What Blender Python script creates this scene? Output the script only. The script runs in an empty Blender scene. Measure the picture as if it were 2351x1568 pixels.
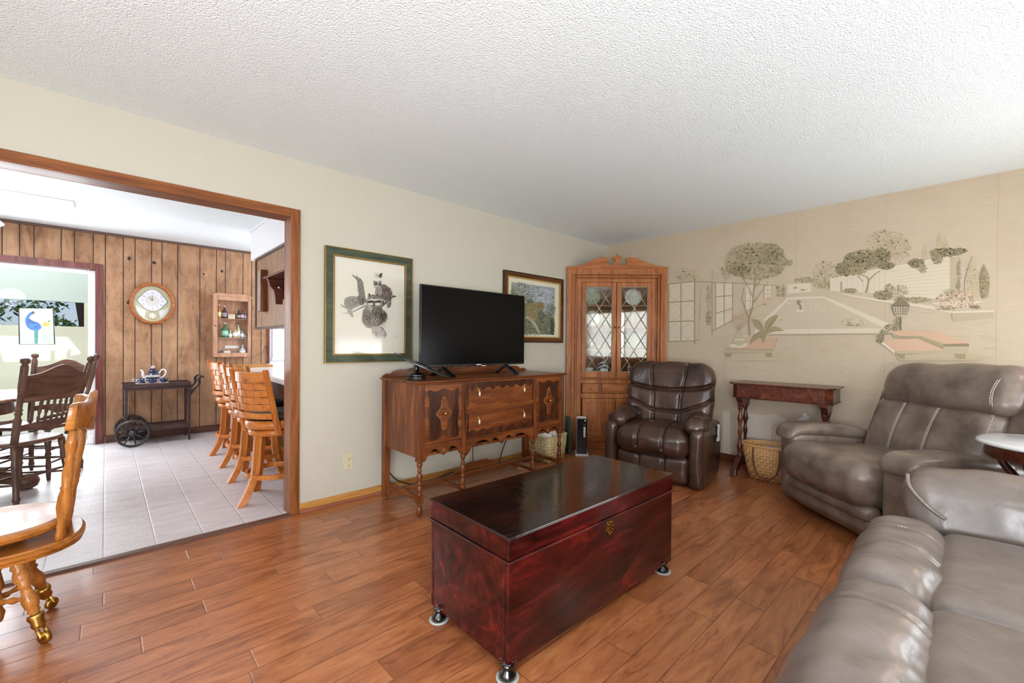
import bpy, bmesh, math, random
from mathutils import Vector, Matrix, noise
from math import sin, cos, pi, radians
S = bpy.context.scene
C = S.collection
random.seed(7)

# ------------------------------------------------------------ camera
CF, CYAW, CPIT, CROL, CCY, CH = 990.88, .815775, -.0074136, -.0079762, 798.475, 1.18
_F = Vector((cos(CYAW)*cos(CPIT), sin(CYAW)*cos(CPIT), sin(CPIT)))
_R = Vector((sin(CYAW), -cos(CYAW), 0)); _D = _F.cross(_R)
_R2 = _R*cos(CROL) + _D*sin(CROL); _D2 = _D*cos(CROL) - _R*sin(CROL)
cd = bpy.data.cameras.new('camera'); cam = bpy.data.objects.new('camera', cd); C.objects.link(cam)
cam.matrix_world = Matrix(((_R2.x, -_D2.x, -_F.x, 0), (_R2.y, -_D2.y, -_F.y, 0), (_R2.z, -_D2.z, -_F.z, CH), (0, 0, 0, 1)))
cd.sensor_width = 36; cd.lens = CF/2351*36; cd.shift_y = (CCY-784)/2351; cd.clip_start = .02
S.camera = cam

# ------------------------------------------------------------ world, colour, lights
S.view_settings.view_transform = 'Standard'; S.view_settings.look = 'None'
S.view_settings.gamma = 1; S.view_settings.use_curve_mapping = False
S.view_settings.exposure = 0.34
W = bpy.data.worlds.new('world'); S.world = W; W.use_nodes = True
nt = W.node_tree; bg = nt.nodes['Background']
sky = nt.nodes.new('ShaderNodeTexSky'); sky.sky_type = 'HOSEK_WILKIE'; sky.turbidity = 5; sky.ground_albedo = .5
sky.sun_direction = Vector((-.3, -.6, .75)).normalized()
nt.links.new(sky.outputs[0], bg.inputs[0]); bg.inputs[1].default_value = 2.2
S.cycles.max_bounces = 8; S.cycles.diffuse_bounces = 5; S.cycles.glossy_bounces = 4
S.cycles.transmission_bounces = 8; S.cycles.transparent_max_bounces = 12
S.cycles.sample_clamp_indirect = 6; S.cycles.use_denoising = True
S.cycles.caustics_reflective = False; S.cycles.caustics_refractive = False

def area(name, loc, aim, sx, sy, power, col=(1, 1, 1), spread=180):
    l = bpy.data.lights.new(name, 'AREA'); l.shape = 'RECTANGLE'; l.size = sx; l.size_y = sy
    l.energy = power; l.color = col; l.spread = radians(spread)
    o = bpy.data.objects.new(name, l); C.objects.link(o); o.location = loc
    o.rotation_euler = (Vector(aim)-Vector(loc)).to_track_quat('-Z', 'Y').to_euler()
    return o
def bulb(name, loc, power, col=(1, .8, .6), r=.08):
    l = bpy.data.lights.new(name, 'POINT'); l.energy = power; l.color = col; l.shadow_soft_size = r
    o = bpy.data.objects.new(name, l); C.objects.link(o); o.location = loc
    return o
# daylight entering by the curtained front window and by the side window
area('window_daylight', (1.8, -1.62, 1.5), (1.8, 3, 1.4), 2.3, 1.7, 120, (.94, .97, 1))
area('side_window_daylight', (-2.32, .6, 1.45), (3, 1.0, 1.4), 2.3, 1.8, 50, (.9, .95, 1))
# daylight entering the kitchen and the sunroom
area('sunroom_daylight', (-1.6, 8.4, 2.7), (-1.6, 8.4, 0), 3, 2, 34, (.95, .98, 1))
area('kitchen_window_daylight', (3.2, 5.2, 1.6), (-2, 5, 1.4), 1.6, 1.2, 70, (.86, .91, 1))
area('patio_daylight', (-.75, 7.1, 1.15), (-.2, 2, 1.0), 1.2, 1.7, 60, (.88, .94, 1))
area('ceiling_fixture_light', (-.8, 5.65, 2.33), (-.8, 5.65, 0), 1.1, .22, 22, (.88, .93, 1))
bulb('table_lamp_light', (3.5, -.8, 1.55), 8, (1, .78, .66), .12)
bulb('pendant_lamp_light', (-.9, 5.2, 1.75), 14, (.86, .92, 1), .12)
area('up_fill_left', (-.9, -1.0, 1.0), (1.6, 2.2, 2.44), 1.9, .6, 135, (.88, .94, 1))  # added upward fill to brighten the ceiling, no lamp stands here
area('up_fill_right', (3.55, -1.0, .95), (3.2, 1.8, 2.44), 1.3, .6, 17, (.88, .94, 1))  # second added ceiling fill, towards the mural wall, without any lamp
bulb('room_fill_light', (.6, -.3, 1.9), 10, (.95, .97, 1), .2)  # added point fill near the ceiling, not a lamp of the room

# ------------------------------------------------------------ helpers
def hx(r, g, b):
    f = lambda c: (c/255/12.92) if c/255 <= .04045 else ((c/255+.055)/1.055)**2.4
    return (f(r), f(g), f(b), 1)

def new_mat(name):
    m = bpy.data.materials.new(name); m.use_nodes = True
    return m, m.node_tree, m.node_tree.nodes['Principled BSDF']
def nn(t, k, **kw):
    n = t.nodes.new(k)
    for a, b in kw.items(): setattr(n, a, b)
    return n
def coords(t, scale=(1, 1, 1), kind='Object', loc=(0, 0, 0)):
    tc = nn(t, 'ShaderNodeTexCoord'); mp = nn(t, 'ShaderNodeMapping')
    mp.inputs['Scale'].default_value = scale; mp.inputs['Location'].default_value = loc
    t.links.new(tc.outputs[kind], mp.inputs[0]); return mp.outputs[0]
def noise_n(t, vec, scale, detail=3, rough=.5, dist=0):
    n = nn(t, 'ShaderNodeTexNoise'); n.inputs['Scale'].default_value = scale
    n.inputs['Detail'].default_value = detail; n.inputs['Roughness'].default_value = rough
    n.inputs['Distortion'].default_value = dist
    t.links.new(vec, n.inputs['Vector']); return n.outputs[0]
def ramp(t, fac, stops):
    r = nn(t, 'ShaderNodeValToRGB'); e = r.color_ramp.elements
    while len(e) < len(stops): e.new(.5)
    for i, (p, c) in enumerate(stops): e[i].position = p; e[i].color = c if len(c) == 4 else (*c, 1)
    t.links.new(fac, r.inputs[0]); return r.outputs[0]
def mixc(t, fac, a, b, mode='MIX'):
    m = nn(t, 'ShaderNodeMix', data_type='RGBA', blend_type=mode)
    for s, v in ((0, fac), (6, a), (7, b)):
        if hasattr(v, 'is_linked') or hasattr(v, 'links'): t.links.new(v, m.inputs[s])
        else: m.inputs[s].default_value = v
    return m.outputs[2]
def math_n(t, op, a, b=None, c=None):
    m = nn(t, 'ShaderNodeMath', operation=op)
    for i, v in enumerate((a, b, c)):
        if v is None: continue
        if hasattr(v, 'links'): t.links.new(v, m.inputs[i])
        else: m.inputs[i].default_value = v
    return m.outputs[0]
def bump(t, bs, h, dist, strength=1):
    b = nn(t, 'ShaderNodeBump'); b.inputs['Distance'].default_value = dist; b.inputs['Strength'].default_value = strength
    t.links.new(h, b.inputs['Height']); t.links.new(b.outputs[0], bs.inputs['Normal'])

def plain(name, col, rough=.5, metal=0, coat=0, emit=0, var=.06, bscale=0, bdist=0):
    m, t, b = new_mat(name)
    v = coords(t); n = noise_n(t, v, 9, 4)
    c = mixc(t, n, tuple(x*(1-var) for x in col[:3])+(1,), tuple(min(1, x*(1+var)) for x in col[:3])+(1,))
    t.links.new(c, b.inputs['Base Color']); b.inputs['Roughness'].default_value = rough
    b.inputs['Metallic'].default_value = metal; b.inputs['Coat Weight'].default_value = coat
    if emit:
        b.inputs['Emission Color'].default_value = col; b.inputs['Emission Strength'].default_value = emit
    if bscale: bump(t, b, noise_n(t, v, bscale, 3), bdist)
    return m

def wood(name, dark, mid, light, axis='x', rough=.35, coat=.3, fine=1.0, scale=1.0, bd=.0006, spots=0):
    m, t, b = new_mat(name)
    s = {'x': (.9, 9, 9), 'y': (9, .9, 9), 'z': (9, 9, .9)}[axis]
    v = coords(t, tuple(k*scale for k in s))
    n1 = noise_n(t, v, 1.6, 5, .6, 1.2)
    c = ramp(t, n1, [(.28, dark), (.5, mid), (.72, light)])
    v2 = coords(t, tuple(k*scale*(4 if k < 1 else 9) for k in s))
    n2 = noise_n(t, v2, 2.2, 2, .5)
    g = ramp(t, n2, [(.38, (.62, .62, .62)), (.55, (1, 1, 1))])
    c = mixc(t, .55*fine, c, g, 'MULTIPLY')
    if spots:
        v3 = coords(t, (1, 1, 1)); n3 = noise_n(t, v3, 5, 3)
        g3 = ramp(t, n3, [(.35, (1-spots,)*3), (.6, (1, 1, 1))]); c = mixc(t, 1, c, g3, 'MULTIPLY')
    t.links.new(c, b.inputs['Base Color'])
    b.inputs['Roughness'].default_value = rough+.04; b.inputs['Coat Weight'].default_value = coat*.35; b.inputs['Coat Roughness'].default_value = .12; b.inputs['Specular IOR Level'].default_value = .3
    bump(t, b, n2, bd)
    return m

def leather(name, c1, c2, rough=.38, coat=.15, wr=.004):
    m, t, b = new_mat(name)
    v = coords(t); n = noise_n(t, v, 5, 6, .6)
    vf = coords(t); n2 = noise_n(t, vf, 18, 4, .6)
    cc_ = ramp(t, n, [(.35, c1), (.62, c2)]); cc_ = mixc(t, .35, cc_, ramp(t, n2, [(.3, (.78, .76, .74)), (.6, (1.0, 1.0, 1.0))]), 'MULTIPLY')
    t.links.new(cc_, b.inputs['Base Color'])
    b.inputs['Roughness'].default_value = rough; b.inputs['Coat Weight'].default_value = coat; b.inputs['Coat Roughness'].default_value = .3
    v2 = coords(t, (1, 1, 1)); a = noise_n(t, v2, 8, 2.5, .5, 1.2); g = noise_n(t, v2, 300, 2)
    h = math_n(t, 'ADD', a, math_n(t, 'MULTIPLY', g, .05))
    bump(t, b, h, wr)
    return m

def glassy(name, tint=(1, 1, 1, 1), refl=.12, rough=.02):
    m, t, b = new_mat(name)
    t.nodes.remove(b); out = t.nodes['Material Output']
    tr = nn(t, 'ShaderNodeBsdfTransparent'); tr.inputs[0].default_value = tint
    gl = nn(t, 'ShaderNodeBsdfGlossy'); gl.inputs['Roughness'].default_value = rough
    lw = nn(t, 'ShaderNodeLayerWeight'); lw.inputs[0].default_value = .5
    f = math_n(t, 'ADD', math_n(t, 'MULTIPLY', math_n(t, 'POWER', lw.outputs[1], 5), .9), .04+refl)
    mx = nn(t, 'ShaderNodeMixShader'); t.links.new(f, mx.inputs[0]); t.links.new(tr.outputs[0], mx.inputs[1]); t.links.new(gl.outputs[0], mx.inputs[2])
    t.links.new(mx.outputs[0], out.inputs[0]); return m

def colattr(name, rough=.7, coat=0, bscale=0):
    m, t, b = new_mat(name)
    a = nn(t, 'ShaderNodeAttribute'); a.attribute_name = 'Col'
    t.links.new(a.outputs[0], b.inputs['Base Color']); b.inputs['Roughness'].default_value = rough; b.inputs['Coat Weight'].default_value = coat
    return m

class MB:
    """collects shapes into one mesh"""
    def __init__(s): s.v = []; s.f = []; s.sm = []; s.mi = []; s.cl = []; s.T = Matrix(); s.m = 0; s.c = None
    def add(s, vs, fs, smooth=False, T=None):
        o = len(s.v); T = s.T @ T if T is not None else s.T
        s.v += [T @ Vector(p) for p in vs]
        for f in fs:
            s.f.append([i+o for i in f]); s.sm.append(smooth); s.mi.append(s.m); s.cl.append(s.c)
        return s
    def box(s, x0, y0, z0, x1, y1, z1, T=None):
        if x0 > x1: x0, x1 = x1, x0
        if y0 > y1: y0, y1 = y1, y0
        if z0 > z1: z0, z1 = z1, z0
        v = [(x0, y0, z0), (x1, y0, z0), (x1, y1, z0), (x0, y1, z0), (x0, y0, z1), (x1, y0, z1), (x1, y1, z1), (x0, y1, z1)]
        return s.add(v, [(0, 3, 2, 1), (4, 5, 6, 7), (0, 1, 5, 4), (1, 2, 6, 5), (2, 3, 7, 6), (3, 0, 4, 7)], False, T)
    def lathe(s, prof, n=20, at=(0, 0, 0), T=None, flute=0, nf=8):
        M = Matrix.Translation(at)
        if T is not None: M = T @ M
        vs = []; fs = []
        for r, z in prof:
            for i in range(n):
                a = 2*pi*i/n; rr = max(r, 1e-4)
                if flute and r > flute*3: rr *= 1-.12*abs(sin(a*nf/2))
                vs.append((rr*cos(a), rr*sin(a), z))
        for j in range(len(prof)-1):
            for i in range(n):
                a = j*n+i; b = j*n+(i+1) % n
                fs.append((a, b, b+n, a+n))
        fs.append(tuple(range(n))[::-1]); k = (len(prof)-1)*n; fs.append(tuple(range(k, k+n)))
        return s.add(vs, fs, True, M)
    def turned(s, p0, p1, prof, n=16, rs=1.0):
        """lathe a profile of (t, r) between two points"""
        p0 = Vector(p0); p1 = Vector(p1); d = p1-p0; L = d.length
        q = d.to_track_quat('Z', 'Y').to_matrix().to_4x4()
        return s.lathe([(r*rs, t*L) for t, r in prof], n, T=Matrix.Translation(p0) @ q)
    def tube(s, pts, r, n=8, closed=False, flat=1.0):
        pts = [Vector(p) for p in pts]; m = len(pts); rr = r if isinstance(r, (list, tuple)) else [r]*m
        vs = []; fs = []; up = None
        for i, p in enumerate(pts):
            a = pts[i-1] if (i > 0 or closed) else p; b = pts[(i+1) % m] if (i < m-1 or closed) else p
            d = (b-a).normalized()
            if up is None:
                up = Vector((0, 0, 1)) if abs(d.z) < .9 else Vector((1, 0, 0))
            x = up.cross(d)
            if x.length < 1e-5: x = Vector((1, 0, 0)).cross(d)
            x.normalize(); y = d.cross(x).normalized(); up = y
            for k in range(n):
                t = 2*pi*k/n; vs.append(p + x*cos(t)*rr[i]*flat + y*sin(t)*rr[i])
        for i in range(m if closed else m-1):
            for k in range(n):
                a = i*n+k; b = i*n+(k+1) % n; c = ((i+1) % m)*n+(k+1) % n; d = ((i+1) % m)*n+k
                fs.append((a, b, c, d))
        if not closed: fs.append(tuple(range(n))[::-1]); fs.append(tuple(range((m-1)*n, m*n)))
        return s.add(vs, fs, True)
    def prism(s, poly, h, T=None, smooth=False):
        """polygon in local xy extruded to z=h"""
        n = len(poly); vs = [(x, y, 0) for x, y in poly]+[(x, y, h) for x, y in poly]
        fs = [tuple(range(n))[::-1], tuple(range(n, 2*n))]+[(i, (i+1) % n, n+(i+1) % n, n+i) for i in range(n)]
        return s.add(vs, fs, smooth, T)
    def soft(s, hx_, hy, hz, r, puff=(0, 0, 0), n=22, T=None, groove=None, wr=0, wf=6, seed=0, warp=None):
        """rounded, puffed cushion block centred on the origin; groove(x,y,z)->inward depth"""
        vs = []; fs = []; idx = {}
        half = Vector((hx_, hy, hz)); r = min(r, hx_, hy, hz)
        def vid(p):
            k = (round(p[0], 5), round(p[1], 5), round(p[2], 5))
            if k in idx: return idx[k]
            v = Vector((p[0]*hx_, p[1]*hy, p[2]*hz))
            q = Vector([max(-(h-r), min(h-r, c)) for c, h in zip(v, half)])
            d = v-q; nrm = d.normalized(); w = q+nrm*r
            u = [w[i]/half[i] for i in range(3)]
            for i in range(3):
                j, k2 = (i+1) % 3, (i+2) % 3
                w[i] += puff[i]*u[i]*max(0, 1-u[j]**2)*max(0, 1-u[k2]**2)
            if groove: w -= nrm*groove(v.x, v.y, v.z, nrm)
            if wr: w += nrm*wr*(noise.noise(Vector((w.x*wf+seed, w.y*wf, w.z*wf))))
            if warp: w = Vector(warp(w))
            idx[k] = len(vs); vs.append(w); return idx[k]
        nx = max(6, int(n*min(1.6, max(.5, hx_/max(half)*1.3)))); ny = max(6, int(n*min(1.6, max(.5, hy/max(half)*1.3)))); nz = max(6, int(n*min(1.6, max(.5, hz/max(half)*1.3))))
        def face(na, nb, fn, flip):
            for a in range(na):
                for b in range(nb):
                    q = [fn(-1+2*(a+i)/na, -1+2*(b+j)/nb) for i, j in ((0, 0), (1, 0), (1, 1), (0, 1))]
                    f = [vid(p) for p in q]
                    fs.append(f[::-1] if flip else f)
        face(nx, ny, lambda a, b: (a, b, 1), False); face(nx, ny, lambda a, b: (a, b, -1), True)
        face(ny, nz, lambda a, b: (1, a, b), False); face(ny, nz, lambda a, b: (-1, a, b), True)
        face(nx, nz, lambda a, b: (a, 1, b), True); face(nx, nz, lambda a, b: (a, -1, b), False)
        return s.add(vs, fs, True, T)

def part(name, mb, mat, parent=None, bev=0, label=None, seg=2):
    me = bpy.data.meshes.new(name); me.from_pydata(mb.v, [], mb.f)
    for p, sm, mi in zip(me.polygons, mb.sm, mb.mi): p.use_smooth = sm; p.material_index = mi
    for m in (mat if isinstance(mat, (list, tuple)) else [mat]): me.materials.append(m)
    if any(c is not None for c in mb.cl):
        ca = me.color_attributes.new('Col', 'FLOAT_COLOR', 'CORNER')
        for p, c in zip(me.polygons, mb.cl):
            cc = c or (1, 1, 1, 1)
            for li in p.loop_indices: ca.data[li].color = cc
    me.validate(); me.update()
    o = bpy.data.objects.new(name, me); C.objects.link(o)
    if parent: o.parent = parent
    if bev:
        b = o.modifiers.new('bevel', 'BEVEL'); b.width = bev; b.segments = seg; b.limit_method = 'ANGLE'; b.angle_limit = radians(40); b.harden_normals = False
    if label: o['label'] = label
    return o
def thing(name, label, cat, loc=(0, 0, 0), rz=0, group=None):
    o = bpy.data.objects.new(name, None); C.objects.link(o); o.empty_display_size = .1
    o.location = loc; o.rotation_euler = (0, 0, rz); o['label'] = label; o['category'] = cat
    if group: o['group'] = group
    return o
def tag(o, label, cat, group=None, loc=None, rz=0):
    o['label'] = label; o['category'] = cat
    if group: o['group'] = group
    if loc is not None: o.location = loc; o.rotation_euler = (0, 0, rz)
    return o
def struct(name, mb, mat, bev=0, label=None):
    o = part(name, mb, mat, None, bev); o['kind'] = 'structure'
    if label: o['label'] = label
    return o
def dup(root, loc, rz=None, label=None):
    def cp(o, par):
        c = o.copy(); C.objects.link(c)
        if par is not None: c.parent = par
        for ch in [x for x in bpy.data.objects if x.parent == o]: cp(ch, c)
        return c
    r = cp(root, None); r.location = loc
    if rz is not None: r.rotation_euler = (0, 0, rz)
    if label: r['label'] = label
    return r
def B(*a, **k): return MB().box(*a, **k)
def Rx(a): return Matrix.Rotation(a, 4, 'X')
def Ry(a): return Matrix.Rotation(a, 4, 'Y')
def Rz(a): return Matrix.Rotation(a, 4, 'Z')
def Tr(*a): return Matrix.Translation(a)
def at(px, py, axis, val):
    """point of the photograph on a world plane, used to lay out wall paintings and pictures"""
    d = _F*CF + _R2*(px-1175.5) + _D2*(py-CCY); o = Vector((0, 0, CH)); t = (val-o[axis])/d[axis]
    return o+d*t
# ------------------------------------------------------------ structure
WA, WB, CZ = 3.19, 4.66, 2.44      # back wall y, mural wall x, ceiling height
KY = 6.88                           # kitchen far wall

def floor_mat():
    m, t, b = new_mat('hardwood_planks')
    tc = nn(t, 'ShaderNodeTexCoord'); sp = nn(t, 'ShaderNodeSeparateXYZ'); t.links.new(tc.outputs['Object'], sp.inputs[0])
    x, y = sp.outputs[0], sp.outputs[1]
    ry = math_n(t, 'DIVIDE', math_n(t, 'SUBTRACT', y, .108), .127)
    row = math_n(t, 'FLOOR', ry)
    w1 = nn(t, 'ShaderNodeTexWhiteNoise', noise_dimensions='1D'); t.links.new(row, w1.inputs['W'])
    xx = math_n(t, 'DIVIDE', math_n(t, 'ADD', x, math_n(t, 'MULTIPLY', w1.outputs[0], 3.1)), .72)
    col = math_n(t, 'FLOOR', xx)
    cb = nn(t, 'ShaderNodeCombineXYZ'); t.links.new(col, cb.inputs[0]); t.links.new(row, cb.inputs[1])
    w2 = nn(t, 'ShaderNodeTexWhiteNoise', noise_dimensions='3D'); t.links.new(cb.outputs[0], w2.inputs['Vector'])
    # edge distances
    fy = math_n(t, 'FRACT', ry); ey = math_n(t, 'MULTIPLY', math_n(t, 'MINIMUM', fy, math_n(t, 'SUBTRACT', 1, fy)), .127)
    fx = math_n(t, 'FRACT', xx); ex = math_n(t, 'MULTIPLY', math_n(t, 'MINIMUM', fx, math_n(t, 'SUBTRACT', 1, fx)), .72)
    e = math_n(t, 'MINIMUM', ey, ex)
    # grain, shifted per plank
    off = nn(t, 'ShaderNodeVectorMath', operation='SCALE'); t.links.new(w2.outputs[1], off.inputs[0]); off.inputs['Scale'].default_value = 20
    va = nn(t, 'ShaderNodeVectorMath', operation='ADD'); t.links.new(tc.outputs['Object'], va.inputs[0]); t.links.new(off.outputs[0], va.inputs[1])
    mp = nn(t, 'ShaderNodeMapping'); mp.inputs['Scale'].default_value = (2.2, 11, 1); t.links.new(va.outputs[0], mp.inputs[0])
    g = noise_n(t, mp.outputs[0], 1.5, 6, .62, 1.8)
    c = ramp(t, g, [(.25, hx(118, 63, 35)), (.48, hx(170, 102, 62)), (.75, hx(196, 128, 82))])
    mp2 = nn(t, 'ShaderNodeMapping'); mp2.inputs['Scale'].default_value = (1.5, 4, 1); t.links.new(va.outputs[0], mp2.inputs[0])
    bl = noise_n(t, mp2.outputs[0], 1.4, 4, .55, .6)
    c = mixc(t, .7, c, ramp(t, bl, [(.3, (.55, .45, .38)), (.48, (1, 1, 1))]), 'MULTIPLY')
    mp3 = nn(t, 'ShaderNodeMapping'); mp3.inputs['Scale'].default_value = (30, 90, 1); t.links.new(va.outputs[0], mp3.inputs[0])
    fi = noise_n(t, mp3.outputs[0], 1, 3, .6, 1.0)
    c = mixc(t, .3, c, ramp(t, fi, [(.35, (.7, .66, .62)), (.6, (1.0, 1.0, 1.0))]), 'MULTIPLY')
    tint = ramp(t, w2.outputs[0], [(0, (.74, .70, .68)), (.5, (.95, .95, .95)), (1, (1.0, 1.0, .98))])
    c = mixc(t, .8, c, tint, 'MULTIPLY')
    gap = ramp(t, e, [(0, (.35, .3, .28)), (.0022, (1, 1, 1))])
    c = mixc(t, .5, c, gap, 'MULTIPLY')
    t.links.new(c, b.inputs['Base Color'])
    b.inputs['Roughness'].default_value = .3; b.inputs['Coat Weight'].default_value = .35; b.inputs['Coat Roughness'].default_value = .16
    eh = ramp(t, e, [(0, (0, 0, 0)), (.004, (1, 1, 1))])
    hh = math_n(t, 'ADD', math_n(t, 'MULTIPLY', eh, .8), math_n(t, 'MULTIPLY', g, .35))
    bump(t, b, hh, .0016)
    return m
def tile_mat():
    m, t, b = new_mat('kitchen_vinyl_tile')
    tc = nn(t, 'ShaderNodeTexCoord'); sp = nn(t, 'ShaderNodeSeparateXYZ'); t.links.new(tc.outputs['Object'], sp.inputs[0])
    def edge(c, o, w):
        f = math_n(t, 'FRACT', math_n(t, 'DIVIDE', math_n(t, 'SUBTRACT', c, o), w))
        return math_n(t, 'MULTIPLY', math_n(t, 'MINIMUM', f, math_n(t, 'SUBTRACT', 1, f)), w)
    e = math_n(t, 'MINIMUM', edge(sp.outputs[0], -.009, .225), edge(sp.outputs[1], 3.2, .45))
    v = coords(t, (3, 14, 1)); n = noise_n(t, v, 1.2, 5, .6, 1)
    c = ramp(t, n, [(.3, hx(196, 188, 188)), (.6, hx(216, 209, 210)), (.8, hx(224, 218, 220))])
    c = mixc(t, .5, c, ramp(t, e, [(0, (.72, .7, .7)), (.003, (1, 1, 1))]), 'MULTIPLY')
    t.links.new(c, b.inputs['Base Color']); b.inputs['Roughness'].default_value = .42; b.inputs['Coat Weight'].default_value = .25; b.inputs['Coat Roughness'].default_value = .3
    v2 = coords(t, (1, 1, 1)); h = noise_n(t, v2, 34, 4, .6, 1.2)
    bump(t, b, math_n(t, 'ADD', h, ramp(t, e, [(0, (0, 0, 0)), (.005, (1, 1, 1))])), .0022)
    return m
def ceil_mat():
    m, t, b = new_mat('textured_ceiling_paint')
    v = coords(t); n = noise_n(t, v, 2, 2)
    t.links.new(mixc(t, n, hx(236, 245, 247), hx(241, 249, 251)), b.inputs['Base Color']); b.inputs['Roughness'].default_value = .9
    a = noise_n(t, v, 120, 3, .6); vo = nn(t, 'ShaderNodeTexVoronoi'); vo.inputs['Scale'].default_value = 130; t.links.new(v, vo.inputs['Vector'])
    h = math_n(t, 'SUBTRACT', a, math_n(t, 'MULTIPLY', vo.outputs[0], .6))
    bump(t, b, h, .0034, 1)
    return m
def wallpaper_mat():
    m, t, b = new_mat('grasscloth_wallpaper')
    v = coords(t, (1, 2.5, 60)); n = noise_n(t, v, 3, 4, .6)
    v3 = coords(t); n3 = noise_n(t, v3, 3.5, 5, .6, .6)
    c = ramp(t, n, [(.3, hx(186, 169, 146)), (.7, hx(196, 179, 156))])
    c = mixc(t, .35, c, ramp(t, n3, [(.25, (.84, .81, .74)), (.5, (1, 1, 1))]), 'MULTIPLY')
    t.links.new(c, b.inputs['Base Color']); b.inputs['Roughness'].default_value = .75
    bump(t, b, n, .0008)
    return m
M_floor = floor_mat(); M_tile = tile_mat(); M_ceil = ceil_mat(); M_paper = wallpaper_mat()
M_wall = plain('cream_wall_paint', hx(193, 187, 171), .85, var=.015, bscale=70, bdist=.0012)
M_white = plain('white_gloss_paint', hx(236, 236, 238), .4, var=.01)
M_trim = wood('oak_door_trim', hx(98, 52, 22), hx(136, 78, 36), hx(160, 98, 48), 'z', .42, .12)
M_trimx = wood('oak_door_trim_horizontal', hx(98, 52, 22), hx(136, 78, 36), hx(160, 98, 48), 'x', .42, .12)
M_base = wood('oak_baseboard', hx(150, 98, 42), hx(190, 134, 68), hx(208, 152, 84), 'x', .4, .2)
M_quarter = wood('reddish_quarter_round', hx(120, 66, 46), hx(150, 88, 64), hx(170, 104, 78), 'x', .35, .3)
M_redtrim = wood('mahogany_trim', hx(84, 40, 38), hx(112, 58, 52), hx(136, 78, 70), 'z', .3, .4)

def panelling():
    m, t, b = new_mat('knotty_wood_panelling')
    v = coords(t, (6, 6, 1.6)); n = noise_n(t, v, 1.3, 6, .62, 1.4)
    c = ramp(t, n, [(.25, hx(124, 88, 62)), (.5, hx(168, 128, 96)), (.75, hx(188, 150, 118))])
    v2 = coords(t, (2.2, 2.2, 5)); n2 = noise_n(t, v2, 1.2, 4, .6, .8)
    c = mixc(t, .6, c, ramp(t, n2, [(.3, (.66, .60, .55)), (.55, (1, 1, 1))]), 'MULTIPLY')
    v3 = coords(t, (60, 60, 60)); n3 = noise_n(t, v3, 1, 2)
    c = mixc(t, .5, c, ramp(t, n3, [(.3, (.6, .55, .5)), (.42, (1, 1, 1))]), 'MULTIPLY')
    t.links.new(c, b.inputs['Base Color']); b.inputs['Roughness'].default_value = .6; b.inputs['Specular IOR Level'].default_value = .25
    return m
M_panel = panelling(); M_groove = plain('dark_groove', hx(52, 34, 28), .8)
M_knot = plain('dark_knot', hx(48, 28, 20), .6)

struct('floor', B(-2.2, -1.4, -.05, WB+.12, WA+.0, 0), M_floor)
struct('floor_kitchen', B(-3.5, WA, -.05, WB+.12, 7.6, 0), M_tile)
struct('floor_sunroom', B(-3.5, 7.6, -.05, 1.2, 10.2, 0), plain('sunroom_floor', hx(226, 226, 220), .5))
struct('ceiling', B(-2.2, -1.4, CZ, WB+.12, WA+.02, CZ+.06), M_ceil)
struct('ceiling_kitchen', B(-3.5, WA+.02, CZ, WB+.12, KY+.12, CZ+.06), M_ceil)
# back wall with the wide opening
OX0, OX1, OZ = -1.75, .915, 2.035
w = MB(); w.box(-2.2, WA, 0, OX0, WA+.11, CZ); w.box(OX1+.02, WA, 0, WB+.12, WA+.11, CZ); w.box(OX0, WA, OZ+.02, OX1+.02, WA+.11, CZ)
struct('wall_back', w, M_wall)
struct('wall_right', B(WB, -1.4, 0, WB+.12, WA, CZ), M_paper)
# front wall with a curtained window, left wall with a window
w = MB(); w.box(-2.2, -1.42, 0, .85, -1.3, CZ); w.box(2.75, -1.42, 0, WB+.12, -1.3, CZ); w.box(.85, -1.42, 0, 2.75, -1.3, .8); w.box(.85, -1.42, 2.15, 2.75, -1.3, CZ)
struct('wall_front', w, M_wall)
w = MB(); w.box(-2.2, -1.3, 0, -2.08, -.4, CZ); w.box(-2.2, 1.6, 0, -2.08, WA, CZ); w.box(-2.2, -.4, 0, -2.08, 1.6, .7); w.box(-2.2, -.4, 2.2, -2.08, 1.6, CZ)
struct('wall_left', w, M_wall)
M_pane = glassy('window_glass', refl=.02)
def window(name, axis, c, a0, a1, z0, z1):
    f = MB(); t = .05
    def bx(u0, u1, za, zb, d=.06):
        if axis == 'y': f.box(u0, c-d/2, za, u1, c+d/2, zb)
        else: f.box(c-d/2, u0, za, c+d/2, u1, zb)
    bx(a0, a0+t, z0, z1); bx(a1-t, a1, z0, z1); bx(a0+t, a1-t, z0, z0+t); bx(a0+t, a1-t, z1-t, z1); bx((a0+a1)/2-.02, (a0+a1)/2+.02, z0+t, z1-t); bx(a0+t, a1-t, (z0+z1)/2-.015, (z0+z1)/2+.015, .05)
    o = struct(name, f, M_white)
    g = MB()
    if axis == 'y': g.box(a0+t, c-.003, z0+t, a1-t, c+.003, z1-t)
    else: g.box(c-.003, a0+t, z0+t, c+.003, a1-t, z1-t)
    part('pane', g, M_pane, o)
window('window_1', 'y', -1.36, .85, 2.75, .8, 2.15)
window('window_2', 'x', -2.14, -.4, 1.6, .7, 2.2)
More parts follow.
